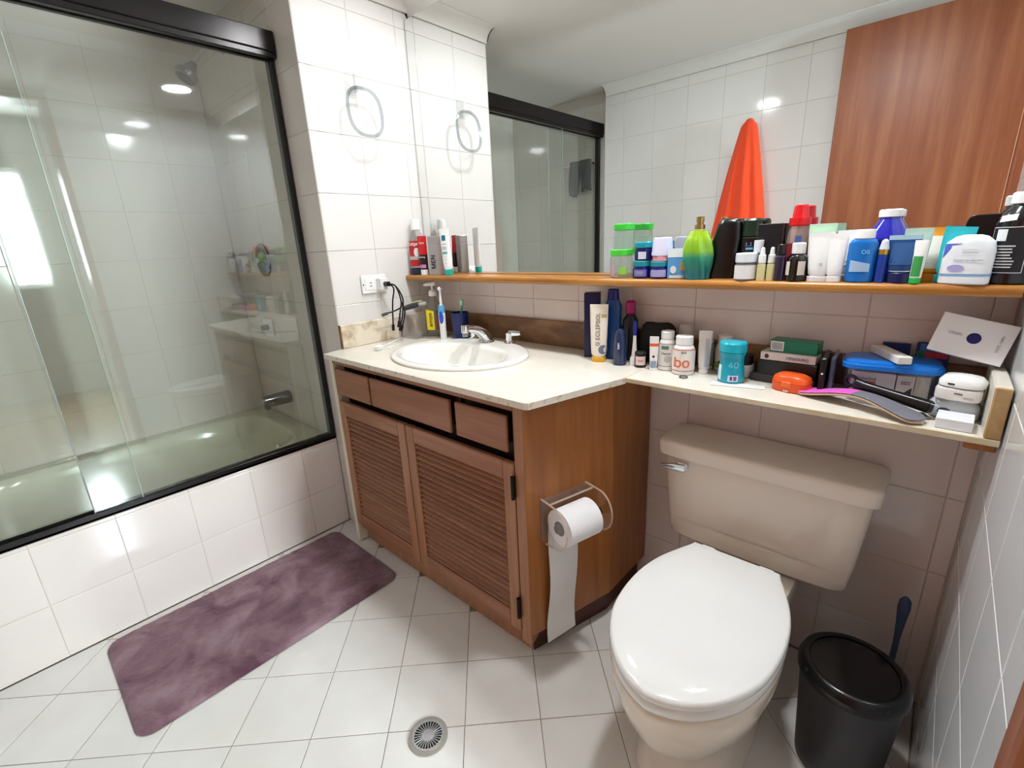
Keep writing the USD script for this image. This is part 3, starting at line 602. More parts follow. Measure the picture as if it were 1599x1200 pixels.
RUG = usdkit.material(stage, '/World/Looks/plush_rug', {'g': ('geometry', {}), 'n': ('noise_texture', dict(scale=7., detail=6., roughness=.62, distortion=.6)), 'n2': ('noise_texture', dict(scale=420., detail=2.)),
    'r': ('rgb_ramp', {'ramp': [(.33, lin('#6a4653')), (.5, lin('#947079')), (.68, lin('#b4969e'))]}), 'b': ('bump', dict(strength=.8, distance=.003)), 'mx': ('mix_color', dict(blend_type='multiply', fac=.55)),
    'p': ('principled_bsdf', dict(roughness=.95, sheen_weight=.5, sheen_roughness=.4, sheen_tint=(.8, .65, .75), specular_ior_level=.1))},
    [('g.position', 'n.vector'), ('g.position', 'n2.vector'), ('n.fac', 'r.fac'), ('r.color', 'mx.a'), ('n2.color', 'mx.b'), ('mx.result', 'p.base_color'), ('n2.fac', 'b.height'), ('b.normal', 'p.normal')], surface='p.BSDF')
one('bath_mat', trimesh.Trimesh(V, np.array(F), process=False), RUG, 'plush purple bath mat with rounded corners beside bathtub', 'bath mat', (.112, -.945, 0), smooth=True)

# ------------------------------------------------------------------ things on the left wall
t = Thing('towel_ring', 'clear acrylic towel ring on the left wall', 'towel ring', (0, -.268, 1.775))
AC3 = clear('#d9dddf', .10, '#d5d9da', 1.5)
AC2 = clear('#f9fafa', .02, '#eef0f0', 1.5)
t.add('wall_plate', rbox(.0005, .008, -.024, .024, -.038, .034, .002), AC2)
t.add('post', rbox(.0082, .062, -.010, .010, -.030, -.014, .003), AC2)
t.add('bracket', rbox(.050, .058, -.020, .020, -.040, .028, .003), AC2)
a = np.linspace(0, 2 * np.pi, 40, endpoint=False); q = ringpts(.068, .078, 2.6, 40)
t.add('ring', tube([(.053 + .006 * (1 - y / .078), x + .012, -.080 + y - .02) for x, y in q], .0058, 8, True), AC3)
t = Thing('wall_socket', 'white double electric socket plate on left wall', 'socket', (0, -.276, 1.066))
t.add('plate', rbox(.0005, .007, -.057, .057, -.036, .036, .003), WHITE)
t.add('insert', rbox(.0071, .009, -.042, .042, -.022, .022, .001), WHITEG)
for z in (-.006, .006): t.add('slot', rbox(.0085, .0093, -.022, -.012, z - .0015, z + .0015, .0003), BLACKM)
t.add('screw', place(lathe([(0, .003), (.001, .0028), (.0012, .0005)], 12), ry=90, t=(.007, -.050, 0)), DARKCHROME)
t = Thing('charger_plug', 'white cube charger plugged into the wall socket', 'charger', (.0095, -.252, 1.066))
t.add('body', rbox(0, .034, -.017, .017, -.026, .024, .004), WHITE)
t.add('usb_port', rbox(.0335, .0345, -.007, .007, -.004, .004, .0003), BLACKM)
t = Thing('charging_cable', 'bundle of black charging cables hanging from white charger', 'cable', (.044, -.250, 1.066))
t.add('plug', rbox(.0008, .026, -.008, .008, -.010, .008, .002), BLACK)
for k, (pts, tip) in enumerate((([(.024, 0, 0), (.05, .014, -.012), (.052, .03, -.07), (.05, .022, -.110), (.052, .010, -.150)], 1), ([(.024, 0, 0), (.046, .016, -.01), (.056, .036, -.06), (.054, .030, -.12), (.058, .012, -.165)], 1),
        ([(.024, .0, 0), (.04, .010, -.02), (.040, -.002, -.07), (.044, -.012, -.13), (.046, -.016, -.160)], 1), ([(.05, .034, -.085), (.054, .024, -.096), (.05, -.005, -.106), (.046, -.036, -.112)], 1), ([(.05, .030, -.07), (.056, .040, -.11), (.060, .026, -.15), (.058, .02, -.168)], 1))):
    c_ = curve(pts, 6); w = t.add('wire', tube(c_, .0030, 8), BLACKM)
    d = c_[-1] - c_[-2]; d /= np.linalg.norm(d); t.add('connector', tube([c_[-1], c_[-1] + d * .024], .0058, 8), BLACK, parent=w)

# ------------------------------------------------------------------ things beside the basin
t = Thing('organizer', 'clear plastic organizer box with purple edge beside splashback', 'organizer', (.075, -.150, HC), 8)
OC = clear('#fdfcfc', .04, '#e8e0e4')
for a in ((-.045, .045, -.035, -.0325), (-.045, .045, .0325, .035), (-.045, -.0425, -.0323, .0323), (.0425, .045, -.0323, .0323)): t.add('wall', rbox(*a, .003, .105, .0008), OC, smooth=False)
t.add('bottom', rbox(-.045, .045, -.035, .035, .0005, .0028, .0008), OC, smooth=False)
t.add('edge', rbox(-.0485, -.0452, -.0385, -.0315, .001, .106, .001), plain('#6d5f92', .3), label='purple tinted corner edge')
t = Thing('razor', 'dark grey razor with yellow back lying across organizer', 'razor', (.075, -.150, HC + .107), 8)
t.add('handle', place(loft(S((0, .006, .005), (.02, .011, .010), (.06, .012, .011), (.10, .010, .009), (.118, .005, .005)), 16), ry=76, t=(-.062, 0, .012)), plain('#3b4048', .35))
t.add('grip', place(loft(S((.004, .004, .004), (.03, .007, .006), (.09, .006, .006), (.11, .003, .003)), 12), ry=76, t=(-.060, .008, .021)), plain('#d9cf63', .4), label='yellow strip along the back')
t.add('head', rbox(.050, .062, -.020, .020, .030, .044, .003), plain('#a7adb2', .3))
t = Thing('soap_bottle', 'clear pump bottle with yellow label and white pump', 'bottle', (.132, -.085, HC + .010), 28)
sc = S((0, .036, .026, 3), (.004, .040, .030, 3), (.10, .040, .030, 3), (.128, .034, .026, 2.6), (.142, .016, .016), (.150, .013, .013), (.160, .013, .013))
t.add('bottle', loft(sc, 40), clear('#f1efea', .10, '#c9c2b4'), smooth=50)
lb = t.add('front_label', decal(sc, -.026, .010, .022, .108, .0008, 8, 6, z1r=.100), plain('#f1dc1e', .4))
t.add('lettering', text(sc, 'arroyo', .014, -.007, .064, 1, .0014), plain('#3c3a18', .5), parent=lb)
t.add('side_label', decal(sc, .014, .038, .022, .074, .0008, 8, 6), plain('#7c4a44', .5))
t.add('collar', lathe([(.1602, .016), (.163, .017), (.178, .017), (.184, .012), (.186, .006), (.187, .001)], 24), WHITE)
t.add('pump_head', cat_([lathe([(.187, .0045), (.206, .0045)], 12), place(loft(S((0, .008, .006, 3), (.02, .0085, .007, 3), (.042, .006, .0045, 3), (.052, .0035, .003, 3)), 14), ry=-96, t=(.014, 0, .211))]), WHITE)
t = Thing('soap_tray', 'shallow clear round tray under the pump bottle', 'tray', (.132, -.085, HC), 0)
t.add('dish', loft(S((.0005, .055), (.002, .060), (.0095, .066), (.0095, .064), (.004, .058), (.004, .02)), 40), clear('#f0efec', .15, '#d9d6ce'))
t = Thing('electric_toothbrush', 'white and blue electric toothbrush standing by the basin', 'toothbrush', (.208, -.108, HC), 35)
eb = S((0, .012, .012), (.003, .0135, .0135), (.05, .0135, .0135), (.10, .0145, .014), (.125, .0135, .0135), (.136, .011, .011), (.140, .008, .008))
t.add('handle', loft(eb, 28), WHITEG, smooth=50)
t.add('shoulder', band(eb, .108, .139, .0004), plain('#5da8d8', .3)); t.add('button_panel', disc(eb, 0, .090, .009, .026), plain('#1f55c8', .3), label='oval blue button panel')
t.add('neck', loft(S((.1402, .006), (.16, .005), (.198, .0038)), 14), WHITE)
t.add('brush_head', place(lathe([(0, .008), (.004, .0085), (.006, .008), (.010, .007), (.014, .0065)], 18), rx=90, t=(0, .003, .205)), plain('#e8ecf8', .4))
t = Thing('tumbler', 'dark blue plastic tumbler holding a teal toothbrush', 'cup', (.262, -.060, HC))
t.add('cup', loft(S((.0005, .030), (.003, .032), (.104, .0365), (.107, .0365), (.107, .0345), (.004, .030), (.004, .01)), 36), plain('#0e1f5e', .25), smooth=40)
t = Thing('toothbrush', 'teal toothbrush leaning inside the dark blue tumbler', 'toothbrush', (.258, -.058, HC + .006), 0)
t.add('stick', tube([(-.012, 0, 0), (.012, .004, .112), (.016, .005, .126)], [.004, .004, .003], 8), plain('#3bb8a8', .35))
t.add('brush_head', place(rbox(-.0055, .0055, -.004, .0035, 0, .026, .002), ry=9, t=(.0165, .005, .1262)), plain('#2fb5a5', .35))
t.add('bristles', place(rbox(-.0045, .0045, -.013, -.0042, .003, .024, .001), ry=9, t=(.0165, .005, .1262)), plain('#d8e6c8', .7))
t = Thing('white_cable', 'thin white charger cable with small plug lying on countertop', 'cable', (0, 0, HC))
t.add('wire', tube(curve([(.148, -.372, .006), (.120, -.335, .004), (.080, -.262, .004), (.036, -.195, .004)], 8), .0028, 8), WHITE)
t.add('plug', place(rbox(-.012, .012, -.016, .016, .0005, .018, .003), rz=35, t=(.156, -.386, 0)), WHITE)
t.add('wire', tube(curve([(.150, -.368, .006), (.165, -.33, .004), (.150, -.29, .004), (.125, -.30, .004)], 8), .0018, 8), WHITE)

# ------------------------------------------------------------------ containers: generic builders
def cap_(t, r, z0, z1, mat, ribs=True, r1=None, name='cap'):
    r1 = r if r1 is None else r1
    return t.add(name, lathe([(z0, r - .001), (z0 + .001, r), (z1 - .0025, r1), (z1, r1 - .0025)], 36), mat)
def soft_tube(name, label, loc, rz, w, h, caph, body, capm, group=None, rx=0, ry=0, capr=.5, th=.4, cat='tube', deco=None, crimp=None, dep=.55):
    """a squeeze tube standing on its cap: round at the cap, flattening to a crimped edge"""
    t = Thing(name, label, cat, loc, rz, group=group, rx=rx, ry=ry); a = w / 2; cr = a * capr * 1.4
    t.add('cap', loft(S((0, cr - .001, min(cr, a * dep) - .001), (.0012, cr, min(cr, a * dep)), (caph - .001, cr * 1.02, min(cr, a * dep)), (caph, cr - .001, min(cr, a * dep) - .001)), 32), capm)
    s = S((caph + .0002, a * .62, a * dep * .9), (caph + .006, a * .80, a * dep), (caph + .02, a * .86, a * dep * .97), (caph + (h - caph) * .5, a * .94, a * dep * .7, 2.1), (h - .012, a, a * .10, 2.2), (h - .008, a, .0012, 6), (h, a, .0010, 6))
    t.add('body', loft(s, 36), body, smooth=50)
    if crimp: t.add('crimp', loft(S((h - .0085, a + .0002, .0016, 6), (h + .0002, a + .0002, .0014, 6)), 36), crimp)
    if deco: deco(t, s)
    return t
def jar(name, label, loc, rz, r, h, lidh, body, lidm, deco=None, group=None, cat='jar', neck=.9, lidr=None):
    t = Thing(name, label, cat, loc, rz, group=group); lidr = lidr or r
    s = S((0, r - .003), (.003, r), (h - lidh - .006, r), (h - lidh - .001, r * neck), (h - lidh, r * neck))
    t.add('body', loft(s, 36), body, smooth=40); t.add('lid', lathe([(h - lidh + .0002, lidr - .001), (h - lidh + .0015, lidr), (h - .002, lidr), (h, lidr - .002)], 36), lidm)
    if deco: deco(t, s)
    return t
def pill(name, label, loc, rz, r, h, body, capm, deco=None, caph=None, group=None, cat='bottle', capr=.78, neck=.72):
    t = Thing(name, label, cat, loc, rz, group=group); ch = caph or h * .2
    s = S((0, r - .003), (.003, r), (h - ch - .018, r), (h - ch - .006, r * .88), (h - ch - .001, r * neck), (h - ch, r * neck))
    t.add('body', loft(s, 40), body, smooth=50); cap_(t, r * capr, h - ch + .0002, h, capm)
    if deco: deco(t, s)
    return t
def carton(name, label, loc, rz, sx, sy, sz, mat, deco=None, group=None, cat='box', rx=0, ry=0, r=.001):
    t = Thing(name, label, cat, loc, rz, group=group, rx=rx, ry=ry)
    t.add('body', cbox(sx, sy, sz, r, .0003), mat, smooth=False)
    if deco: deco(t, boxsec(sx, sy, 0, sz))
    return t
def bars(t, s, cx, z_list, w, h, mat, parent=None):
    for z in z_list: t.add('print_line', decal(s, cx - w / 2, cx + w / 2, z, z + h, .0012, 6, 1), mat, parent=parent)

# ------------------------------------------------------------------ countertop right end and lower shelf
carton('tall_box', 'tall navy blue carton standing against the splashback', (.888, -.045, HC), 28, .05, .045, .206, plain('#0b1048', .35), cat='box')
def d(t, s):
    lb = t.add('lettering', text(s, 'ECLIPSOL', .0125, -.002, .112, 1, .001, False), plain('#3e4654', .5))
    t.add('lettering', text(s, 'G', .012, -.002, .058, 1, .001, False), plain('#3e4654', .5))
    t.add('gold_mark', decal(s, .008, .024, .138, .148, .0009, 4, 2), plain('#c8a968', .5)); t.add('grey_mark', disc(s, .014, .040, .013, .014), plain('#6f7688', .5))
soft_tube('sunscreen_tube', 'white tube with yellow cap standing by the navy carton', (.945, -.098, HC), 22, .056, .178, .016, plain('#efe6d8', .35), plain('#e6ac26', .35), deco=d, capr=.55)
t = Thing('lotion_bottle', 'tall blue bottle with dark blue cap reaching the wooden shelf', 'bottle', (.957, -.035, HC), 20)
s = S((0, .024, .016, 3), (.003, .027, .019, 3), (.12, .026, .019, 3), (.165, .027, .019, 3), (.183, .019, .016, 2.4), (.185, .018, .016, 2.4))
t.add('body', loft(s, 36), plain('#12488c', .25), smooth=50); t.add('cap', loft(S((.1852, .017, .015), (.187, .0185, .016), (.216, .016, .014), (.218, .014, .012)), 28), plain('#0e1a78', .3))
bars(t, s, 0, (.06, .075, .09), .018, .003, plain('#0c3a78', .3))
t = Thing('black_bottle', 'black bottle with bright pink cap beside the tall blue bottle', 'bottle', (1.011, -.022, HC), 20)
t.add('body', loft(S((0, .020), (.003, .023), (.125, .023), (.142, .013), (.144, .012)), 32), plain('#0a0a10', .3), smooth=50); t.add('cap', loft(S((.1442, .014), (.146, .016), (.178, .0155), (.184, .010), (.185, .001)), 28), plain('#a3175e', .3))
t = Thing('deodorant', 'small rounded navy roll-on bottle in front of pink cap', 'bottle', (1.020, -.100, HC), 25)
s = S((0, .016, .014), (.003, .020, .017), (.03, .020, .017), (.07, .018, .016), (.098, .014, .013), (.108, .008, .008), (.110, .001, .001))
t.add('body', loft(s, 32), plain('#0b2450', .18, coat=.4), smooth=60); t.add('lettering', text(s, 'men', .007, -.004, .060, 1), plain('#dfe6ee', .5))
t = Thing('interdental_brush', 'slim white stand with blue tipped brush next to navy bottle', 'brush', (1.058, -.082, HC), 20)
t.add('foot', loft(S((0, .013, .010, 3), (.02, .013, .010, 3), (.026, .010, .007, 3)), 24), WHITE); t.add('stem', loft(S((.0262, .009, .006, 3), (.06, .006, .004, 3), (.09, .0045, .003, 3)), 20), plain('#e6e2dd', .4)); t.add('tip', loft(S((.0902, .005, .004), (.11, .0065, .004), (.128, .005, .003), (.134, .001, .001)), 16), plain('#1a2f9c', .35))
t = Thing('toiletry_pouch', 'slouching black fabric pouch against the wall behind bottles', 'pouch', (1.099, -.012, HC), 3)
m = loft(S((.0005, .052, .020, 4), (.006, .057, .024, 4), (.04, .056, .023, 3.5), (.085, .054, .019, 3), (.110, .050, .012, 2.6), (.120, .040, .006, 2.4)), 48); v = np.array(m.vertices); v[:, 2] += np.where(v[:, 2] > .06, .012 * (meshkit.noise(v * [40, 20, 0], 2) - .6), 0); v[:, :2] *= 1 + .05 * (meshkit.noise(v * 45, 4)[:, None] - .5); m.vertices = v
t.add('bag', m, plain('#070708', .75), smooth=True); t.add('zipper', tube([(-.036, -.004, .116), (0, -.006, .112), (.036, -.004, .116)], .002, 6), BLACK)
def d(t, s): t.add('label_band', decal(s, -.014, .014, .008, .034, .0006), plain('#e3c5bf', .5)); bars(t, s, 0, (.020,), .014, .002, plain('#aa3333', .5))
jar('small_jar', 'small black jar with pale pink label at the slab joint', (1.083, -.090, HC), 25, .017, .046, .010, BLACK, BLACKM, d, neck=.95)
def d(t, s):
    t.add('orange_band', band(s, .070, .078), plain('#d9622c', .5)); t.add('blue_print', decal(s, -.008, .008, .006, .028, .0006), plain('#93a3bd', .5)); t.add('print_mark', decal(s, -.003, .003, .038, .044, .0006), plain('#333333', .5))
soft_tube('ointment_tube', 'thin white tube with orange band beside a white pill bottle', (1.131, -.106, HC), 20, .025, .098, .008, plain('#eeecea', .4), WHITE, deco=d, capr=.6)
def d(t, s):
    t.add('label_band', band(s, .012, .078), plain('#e4e2de', .5)); t.add('green_mark', decal(s, -.014, .006, .062, .072, .0012), plain('#5f7a62', .5)); t.add('lettering', text(s, 'Vitamin', .0055, -.002, .050), plain('#555555', .5)); t.add('round_print', disc(s, .004, .034, .010, .010, .0012), plain('#b9b9b9', .5))
    for z in (.0125, .0765): t.add('line', band(s, z, z + .0012, .0012), plain('#4a4a4a', .5))
pill('pill_bottle', 'white pill bottle with grey label and small green mark', (1.156, -.075, HC), 20, .0235, .112, WHITEG, WHITEG, d)
t = pill('pill_bottle', 'tall grey-capped white bottle behind the orange-lettered bottle', (1.184, -.012, HC), 20, .0225, .125, plain('#d9d6d2', .3), plain('#b7b2ac', .4), None, .036, capr=.92, neck=.8)
def d(t, s):
    t.add('label_band', band(s, .010, .072), plain('#efe7e2', .5))
    for z in (.0115, .0695): t.add('line', band(s, z, z + .002, .0012), plain('#cf5a40', .5))
    t.add('lettering', text(s, 'bo', .026, -.004, .036), plain('#de7652', .5)); t.add('lettering', text(s, 'Bion', .005, 0, .064), plain('#777777', .5))
pill('pill_bottle', 'white pill bottle with large orange letters on its label', (1.211, -.090, HC), 22, .0295, .106, WHITEG, WHITEG, d, .024)
def d(t, s):
    t.add('label_band', band(s, .012, .074), plain('#a8a29c', .5)); bars(t, s, 0, [.018 + .006 * k for k in range(8)], .036, .0018, plain('#55504c', .5))
    for z in (.0125, .074): t.add('line', band(s, z, z + .002, .0012), plain('#2a2a2a', .5))
pill('pill_bottle', 'white bottle with grey printed label behind the white tube', (1.242, -.010, HC), 15, .022, .106, plain('#e3dfda', .3), WHITE, d)
def d(t, s): t.add('text_panel', decal(s, .001, .011, .020, .098, .0006), plain('#c3c3d2', .5))
soft_tube('cream_tube', 'slim white flared tube standing before grey-labelled bottle', (1.258, -.066, HC), 20, .034, .119, .012, plain('#ece7e2', .35), WHITE, deco=d, capr=.52)
def d(t, s): t.add('green_print', band(s, .012, .028), plain('#8aa542', .5)); t.add('print_mark', decal(s, -.012, .004, .024, .032, .0012), plain('#1e3a40', .5))
pill('pill_bottle', 'cream bottle with olive green band next to turquoise bottle', (1.291, -.008, HC), 15, .0235, .100, plain('#ddd5c8', .35), plain('#e6e0d8', .4), d)
t = Thing('gum_bottle', 'turquoise plastic gum bottle with waisted sides on white card', 'bottle', (1.342, -.104, HC + .0022), 15)
s = S((0, .028), (.003, .031), (.028, .031), (.050, .0275), (.066, .028), (.076, .031), (.078, .031))
t.add('body', loft(s, 40), plain('#0fa3bd', .25), smooth=50); t.add('cap', lathe([(.0782, .030), (.080, .0325), (.100, .0325), (.104, .029), (.105, .001)], 40), plain('#12b5cc', .22))
t.add('barcode_patch', decal(s, -.006, .018, .006, .022, .0007), plain('#e2e2ee', .5)); bars(t, s, .002, (.009,), .005, .010, plain('#4a3f8a', .5)); bars(t, s, .011, (.009,), .007, .010, plain('#6a5fa0', .5))
t.add('lettering', text(s, '40', .014, .005, .048), plain('#5fc8d8', .4)); t.add('white_print', decal(s, -.029, -.022, .008, .045, .0007), plain('#cfeef2', .5))
def d(t, s): t.add('label_band', band(s, .005, .030), plain('#cfcac4', .5)); t.add('green_print', decal(s, -.020, -.010, .006, .030, .0012), plain('#2f7a45', .5))
jar('small_jar', 'black-lidded jar with white and green label behind turquoise bottle', (1.352, -.034, HC), 10, .025, .060, .026, plain('#d8d3cd', .4), BLACKM, d, neck=.95, lidr=.021)
one('card', cbox(.122, .032, .0016, .0004, .0004), plain('#f0eee9', .6), 'flat white card strip lying under the turquoise bottle', 'card', (1.368, -.132, HC), 14)
one('metal_ring', tube([(.010 * math.cos(a), .010 * math.sin(a), .0025) for a in np.linspace(0, 2 * math.pi, 28, endpoint=False)], .0018, 8, True), DARKCHROME, 'small metal ring lying near the shelf front edge', 'ring', (1.232, -.136, HC))
# dark box stack and medicine cartons
carton('black_box', 'wide black box lying flat below two medicine cartons', (1.460, -.030, HC + .0215), -5, .132, .075, .036, plain('#08080a', .35))
t = Thing('grey_box', 'flat dark grey box at the bottom of carton stack', 'box', (1.452, -.028, HC), -5); t.add('body', cbox(.146, .080, .021, .002, .0003), plain('#3b383b', .5), smooth=False)
def d(t, s):
    t.add('red_mark', disc(s, -.046, .010, .005, .006), plain('#6a2a30', .5)); t.add('lettering', text(s, 'Genomax', .008, .022, .009, 0, .001, True, True), plain('#7c86a8', .5))
carton('medicine_carton', 'long white medicine carton with upside-down blue print', (1.458, -.040, HC + .058), -3, .122, .050, .020, plain('#e5dfda', .45), d)
def d(t, s):
    lb = t.add('barcode_label', decal(s, -.050, -.020, .003, .027, .0006, 2, 2), plain('#e8e8e8', .5))
    for k in range(7): t.add('barcode_bar', decal(s, -.046 + .0035 * k, -.0445 + .0035 * k, .007, .024, .0012, 1, 1), plain('#77727a', .5), parent=lb)
carton('medicine_carton', 'green medicine carton with white barcode label on the stack', (1.466, -.032, HC + .0785), -4, .104, .046, .030, plain('#0c7a5c', .35), d)
t = Thing('black_case', 'upright black plastic case between carton stack and clear container', 'case', (1.536, -.062, HC), 4); t.add('body', cbox(.012, .10, .088, .003, .0003), plain('#060607', .4)); t.add('stud', place(lathe([(0, .0025), (.001, .002)], 10), rx=90, t=(0, -.0505, .052)), WHITE)
t = Thing('plastic_sleeve', 'bluish clear plastic sleeve standing left of the container', 'sleeve', (1.5535, -.055, HC), 3); t.add('body', cbox(.008, .10, .090, .003, .0003), clear('#c9d3e2', .3, '#7f8da6'))
t = Thing('orange_case', 'small orange oval plastic case near the shelf edge', 'case', (1.480, -.098, HC), -12)
s = S((0, .038, .026, 3), (.004, .041, .029, 3), (.020, .041, .029, 3), (.0205, .040, .028, 3), (.022, .041, .029, 3), (.034, .038, .026, 3), (.040, .028, .018, 2.6), (.041, .01, .006))
t.add('body', loft(s, 44), plain('#e85a1e', .3), smooth=40); t.add('clasp', rbox(-.011, .011, -.032, -.027, .012, .026, .002), plain('#f06a30', .3)); t.add('clasp_tab', rbox(-.006, .006, -.031, -.027, .001, .006, .001), plain('#f2b8a0', .3))
t.add('vent', rbox(-.004, .004, -.006, -.003, .0395, .0415, .0005), plain('#a53a12', .4)); t.add('vent', rbox(.010, .016, -.006, -.003, .0385, .0410, .0005), plain('#a53a12', .4))
# insole and hairbrush
t = Thing('insole', 'pink and grey curved shoe insole lying at the shelf front', 'insole', (1.500, -.105, HC), -23)
def sole(x0, x1, th, z0, n=24):
    R = []
    for k in range(n + 1):
        u = k / n; x = x0 + (x1 - x0) * u; g = x / .245
        w = .027 * (1 - .28 * math.exp(-((g - .55) / .2) ** 2)) * min(1, (max(0., 1 - ((g - .5) / .5) ** 2) * 4)) ** .5 + .0005
        c = z0 + .004 + .022 * math.sin(math.pi * min(max((g - .05) / .95, 0), 1)) ** 1.5
        q = ringpts(w, th / 2, 5, 16); R.append(np.column_stack([np.full(16, x), q[:, 0], c + q[:, 1]]))
    m = rings(R); m.fix_normals(); return m
t.add('base', sole(.001, .245, .006, .001), plain('#cbb08f', .6), smooth=50)
t.add('heel_pad', sole(.002, .120, .003, .0056), plain('#e264c8', .6), smooth=50, label='bright pink heel half of the insole'); t.add('toe_pad', sole(.1205, .243, .003, .0056), plain('#75747e', .6), smooth=50, label='grey toe half of the insole')
t = Thing('hairbrush', 'black slim hairbrush resting on the insole', 'hairbrush', (1.602, -.112, HC + .040), -18, ry=7)
t.add('handle', place(loft(S((0, .010, .009), (.004, .013, .011), (.02, .011, .010), (.06, .011, .010), (.135, .0125, .011, 3), (.14, .010, .008, 3)), 24), ry=90), BLACK)
t.add('hang_loop', tube([(-.008 + .011 * math.cos(a), 0, .004 + .011 * math.sin(a)) for a in np.linspace(0, 2 * math.pi, 20, endpoint=False)], .004, 8, True), BLACK)
t.add('silver_line', tube([(.04, -.006, .0085), (.15, -.007, .0095)], .0008, 6), plain('#cfcfcf', .3))
# clear container with blue lid
cx, cy, cr = 1.654, -.046, 6
t = Thing('clear_container', 'clear plastic container with bright blue lid full of boxes', 'container', (cx, cy, HC), cr)
PC = clear('#fcfcff', .03, '#c5c2d4', 1.45)
R0 = S((.001, .074, .042, 5), (.004, .078, .046, 5), (.070, .084, .050, 5)); R1 = S((.070, .0825, .0485, 5), (.005, .0765, .0445, 5), (.0045, .06, .03, 5))
t.add('tub', rings([np.column_stack([ringpts(a, b, p, 48), np.full(48, z)]) for z, a, b, p, _, _ in R0 + R1], True, True), PC, smooth=40)
t.add('lid', loft(S((.0702, .086, .052, 5), (.071, .0875, .0535, 5), (.080, .0875, .0535, 5), (.0815, .084, .050, 5), (.086, .083, .049, 5), (.088, .078, .044, 5), (.090, .074, .040, 5), (.0905, .05, .02, 4)), 56), plain('#1079dc', .3), smooth=30)
def d(t, s):
    t.add('lettering', text(s, 'Loratadina', .006, -.014, .042, 0, .001, False), plain('#5a4a52', .5)); t.add('red_print', decal(s, -.020, .006, .030, .036, .0008, 2, 1), plain('#c2584a', .5)); t.add('violet_print', decal(s, -.020, .0, .004, .024, .0006, 3, 2, z0r=.004, z1r=.028), plain('#c8b0c4', .5))
ca, sa_ = math.cos(math.radians(cr)), math.sin(math.radians(cr))
loc = lambda x, y: (cx + x * ca - y * sa_, cy + x * sa_ + y * ca)
carton('medicine_carton', 'pale pink medicine carton inside the clear container', (*loc(-.028, -.026), HC + .006), cr, .078, .016, .056, plain('#efe2de', .5), d)
def d(t, s): bars(t, s, 0, (.040, .036), .016, .0018, plain('#6a5a58', .5)); t.add('dark_corner', decal(s, -.008, .012, .002, .010, .0006, 6, 2, z1r=.030), plain('#161216', .5))
carton('medicine_carton', 'beige carton with dark corner inside the clear container', (*loc(.028, -.022), HC + .006), cr, .030, .020, .054, plain('#ece0d4', .5), d)
carton('medicine_carton', 'plain cream carton at right inside the clear container', (*loc(.056, -.018), HC + .006), cr, .024, .026, .055, plain('#d3c7ae', .5))
carton('medicine_carton', 'violet carton at the left end inside the clear container', (*loc(-.060, .008), HC + .006), cr, .020, .030, .040, plain('#5d4a76', .5))
one('medicine_carton', cbox(.120, .026, .016, .0015, 0), plain('#f1f0ea', .5), 'long white carton lying across the blue lid', 'box', (1.650, -.050, HC + .091), -62)
carton('medicine_carton', 'dark blue carton behind the container at the wall', (1.655, .018, HC), 0, .050, .012, .112, plain('#15205e', .4))
def d(t, s): t.add('red_panel', decal(s, -.022, .026, .086, .100, .0006, 2, 1), plain('#c23a52', .5)); t.add('green_spot', disc(s, -.020, .094, .008, .008, .001), plain('#147a5e', .5)); t.add('light_panel', decal(s, -.022, .020, .101, .117, .0006, 2, 1), plain('#4a78c4', .5))
carton('medicine_carton', 'blue and red carton upright behind the blue lid', (1.718, .018, HC), 0, .056, .012, .118, plain('#1d2a78', .4), d)
def d(t, s):
    t.add('blue_dot', disc(s, .003, .040, .0105, .0105), plain('#0a0a5e', .4), label='round dark blue dot'); t.add('lettering', text(s, 'Vitalu', .006, -.026, .043, 0, .001, False), plain('#b9b9c0', .5)); t.add('lettering', text(s, 'cont. neto', .005, .040, .040, 1, .001, False), plain('#a5a5ab', .5))
    t.add('flap_line', rbox(.0190, .0202, -.027, .026, .0775, .0782, .0001), plain('#26242a', .6))
carton('white_carton', 'large white carton with dark blue dot leaning by right wall', (1.762, -.066, HC + .108), -6, .112, .046, .078, plain('#eceaea', .4), d, ry=11, rx=-14)
# white devices at the right end
t = Thing('floss_case', 'glossy white rounded case on top of the white stack', 'case', (1.770, -.118, HC + .064), -12); t.add('body', loft(S((0, .030, .026, 3), (.003, .034, .030, 3), (.012, .034, .030, 3), (.021, .027, .023, 2.6), (.024, .012, .010, 2.4)), 40), WHITEG, smooth=50); t.add('slot', rbox(-.016, -.006, -.0305, -.029, .007, .010, .0005), BLACKM)
t = Thing('floss_case', 'white square case in the middle of the white stack', 'case', (1.768, -.118, HC + .040), -8); t.add('body', loft(S((0, .031, .028, 5), (.003, .034, .031, 5), (.020, .034, .031, 5), (.0238, .031, .028, 5)), 40), plain('#e9e6e1', .35), smooth=40); t.add('slot', rbox(-.004, .008, -.0316, -.0305, .014, .017, .0005), plain('#77726e', .6)); t.add('print_line', rbox(.010, .024, -.0315, -.0306, .008, .011, .0003), plain('#b8b2aa', .6))
t = Thing('floss_case', 'bluish clear rounded case at the bottom of stack', 'case', (1.766, -.112, HC), -5); t.add('body', loft(S((.0003, .034, .028, 3), (.004, .038, .032, 3), (.026, .038, .032, 3), (.037, .030, .026, 2.6), (.0395, .02, .016, 2.4)), 40), plain('#cdd3d8', .2), smooth=50); t.add('insert', disc(S((0, .038, .032, 3), (.03, .038, .032, 3)), -.012, .016, .010, .008), plain('#39485a', .4))
one('white_carton', cbox(.052, .055, .020, .001, .0003), plain('#eceef2', .45), 'small white box at the front right end of lower shelf', 'box', (1.768, -.176, HC), -3)
one('foil_sachet', cbox(.030, .034, .004, .0015, .0003), plain('#6a675c', .4, .2), 'small grey sachet beside the small white box', 'sachet', (1.716, -.150, HC), 20)

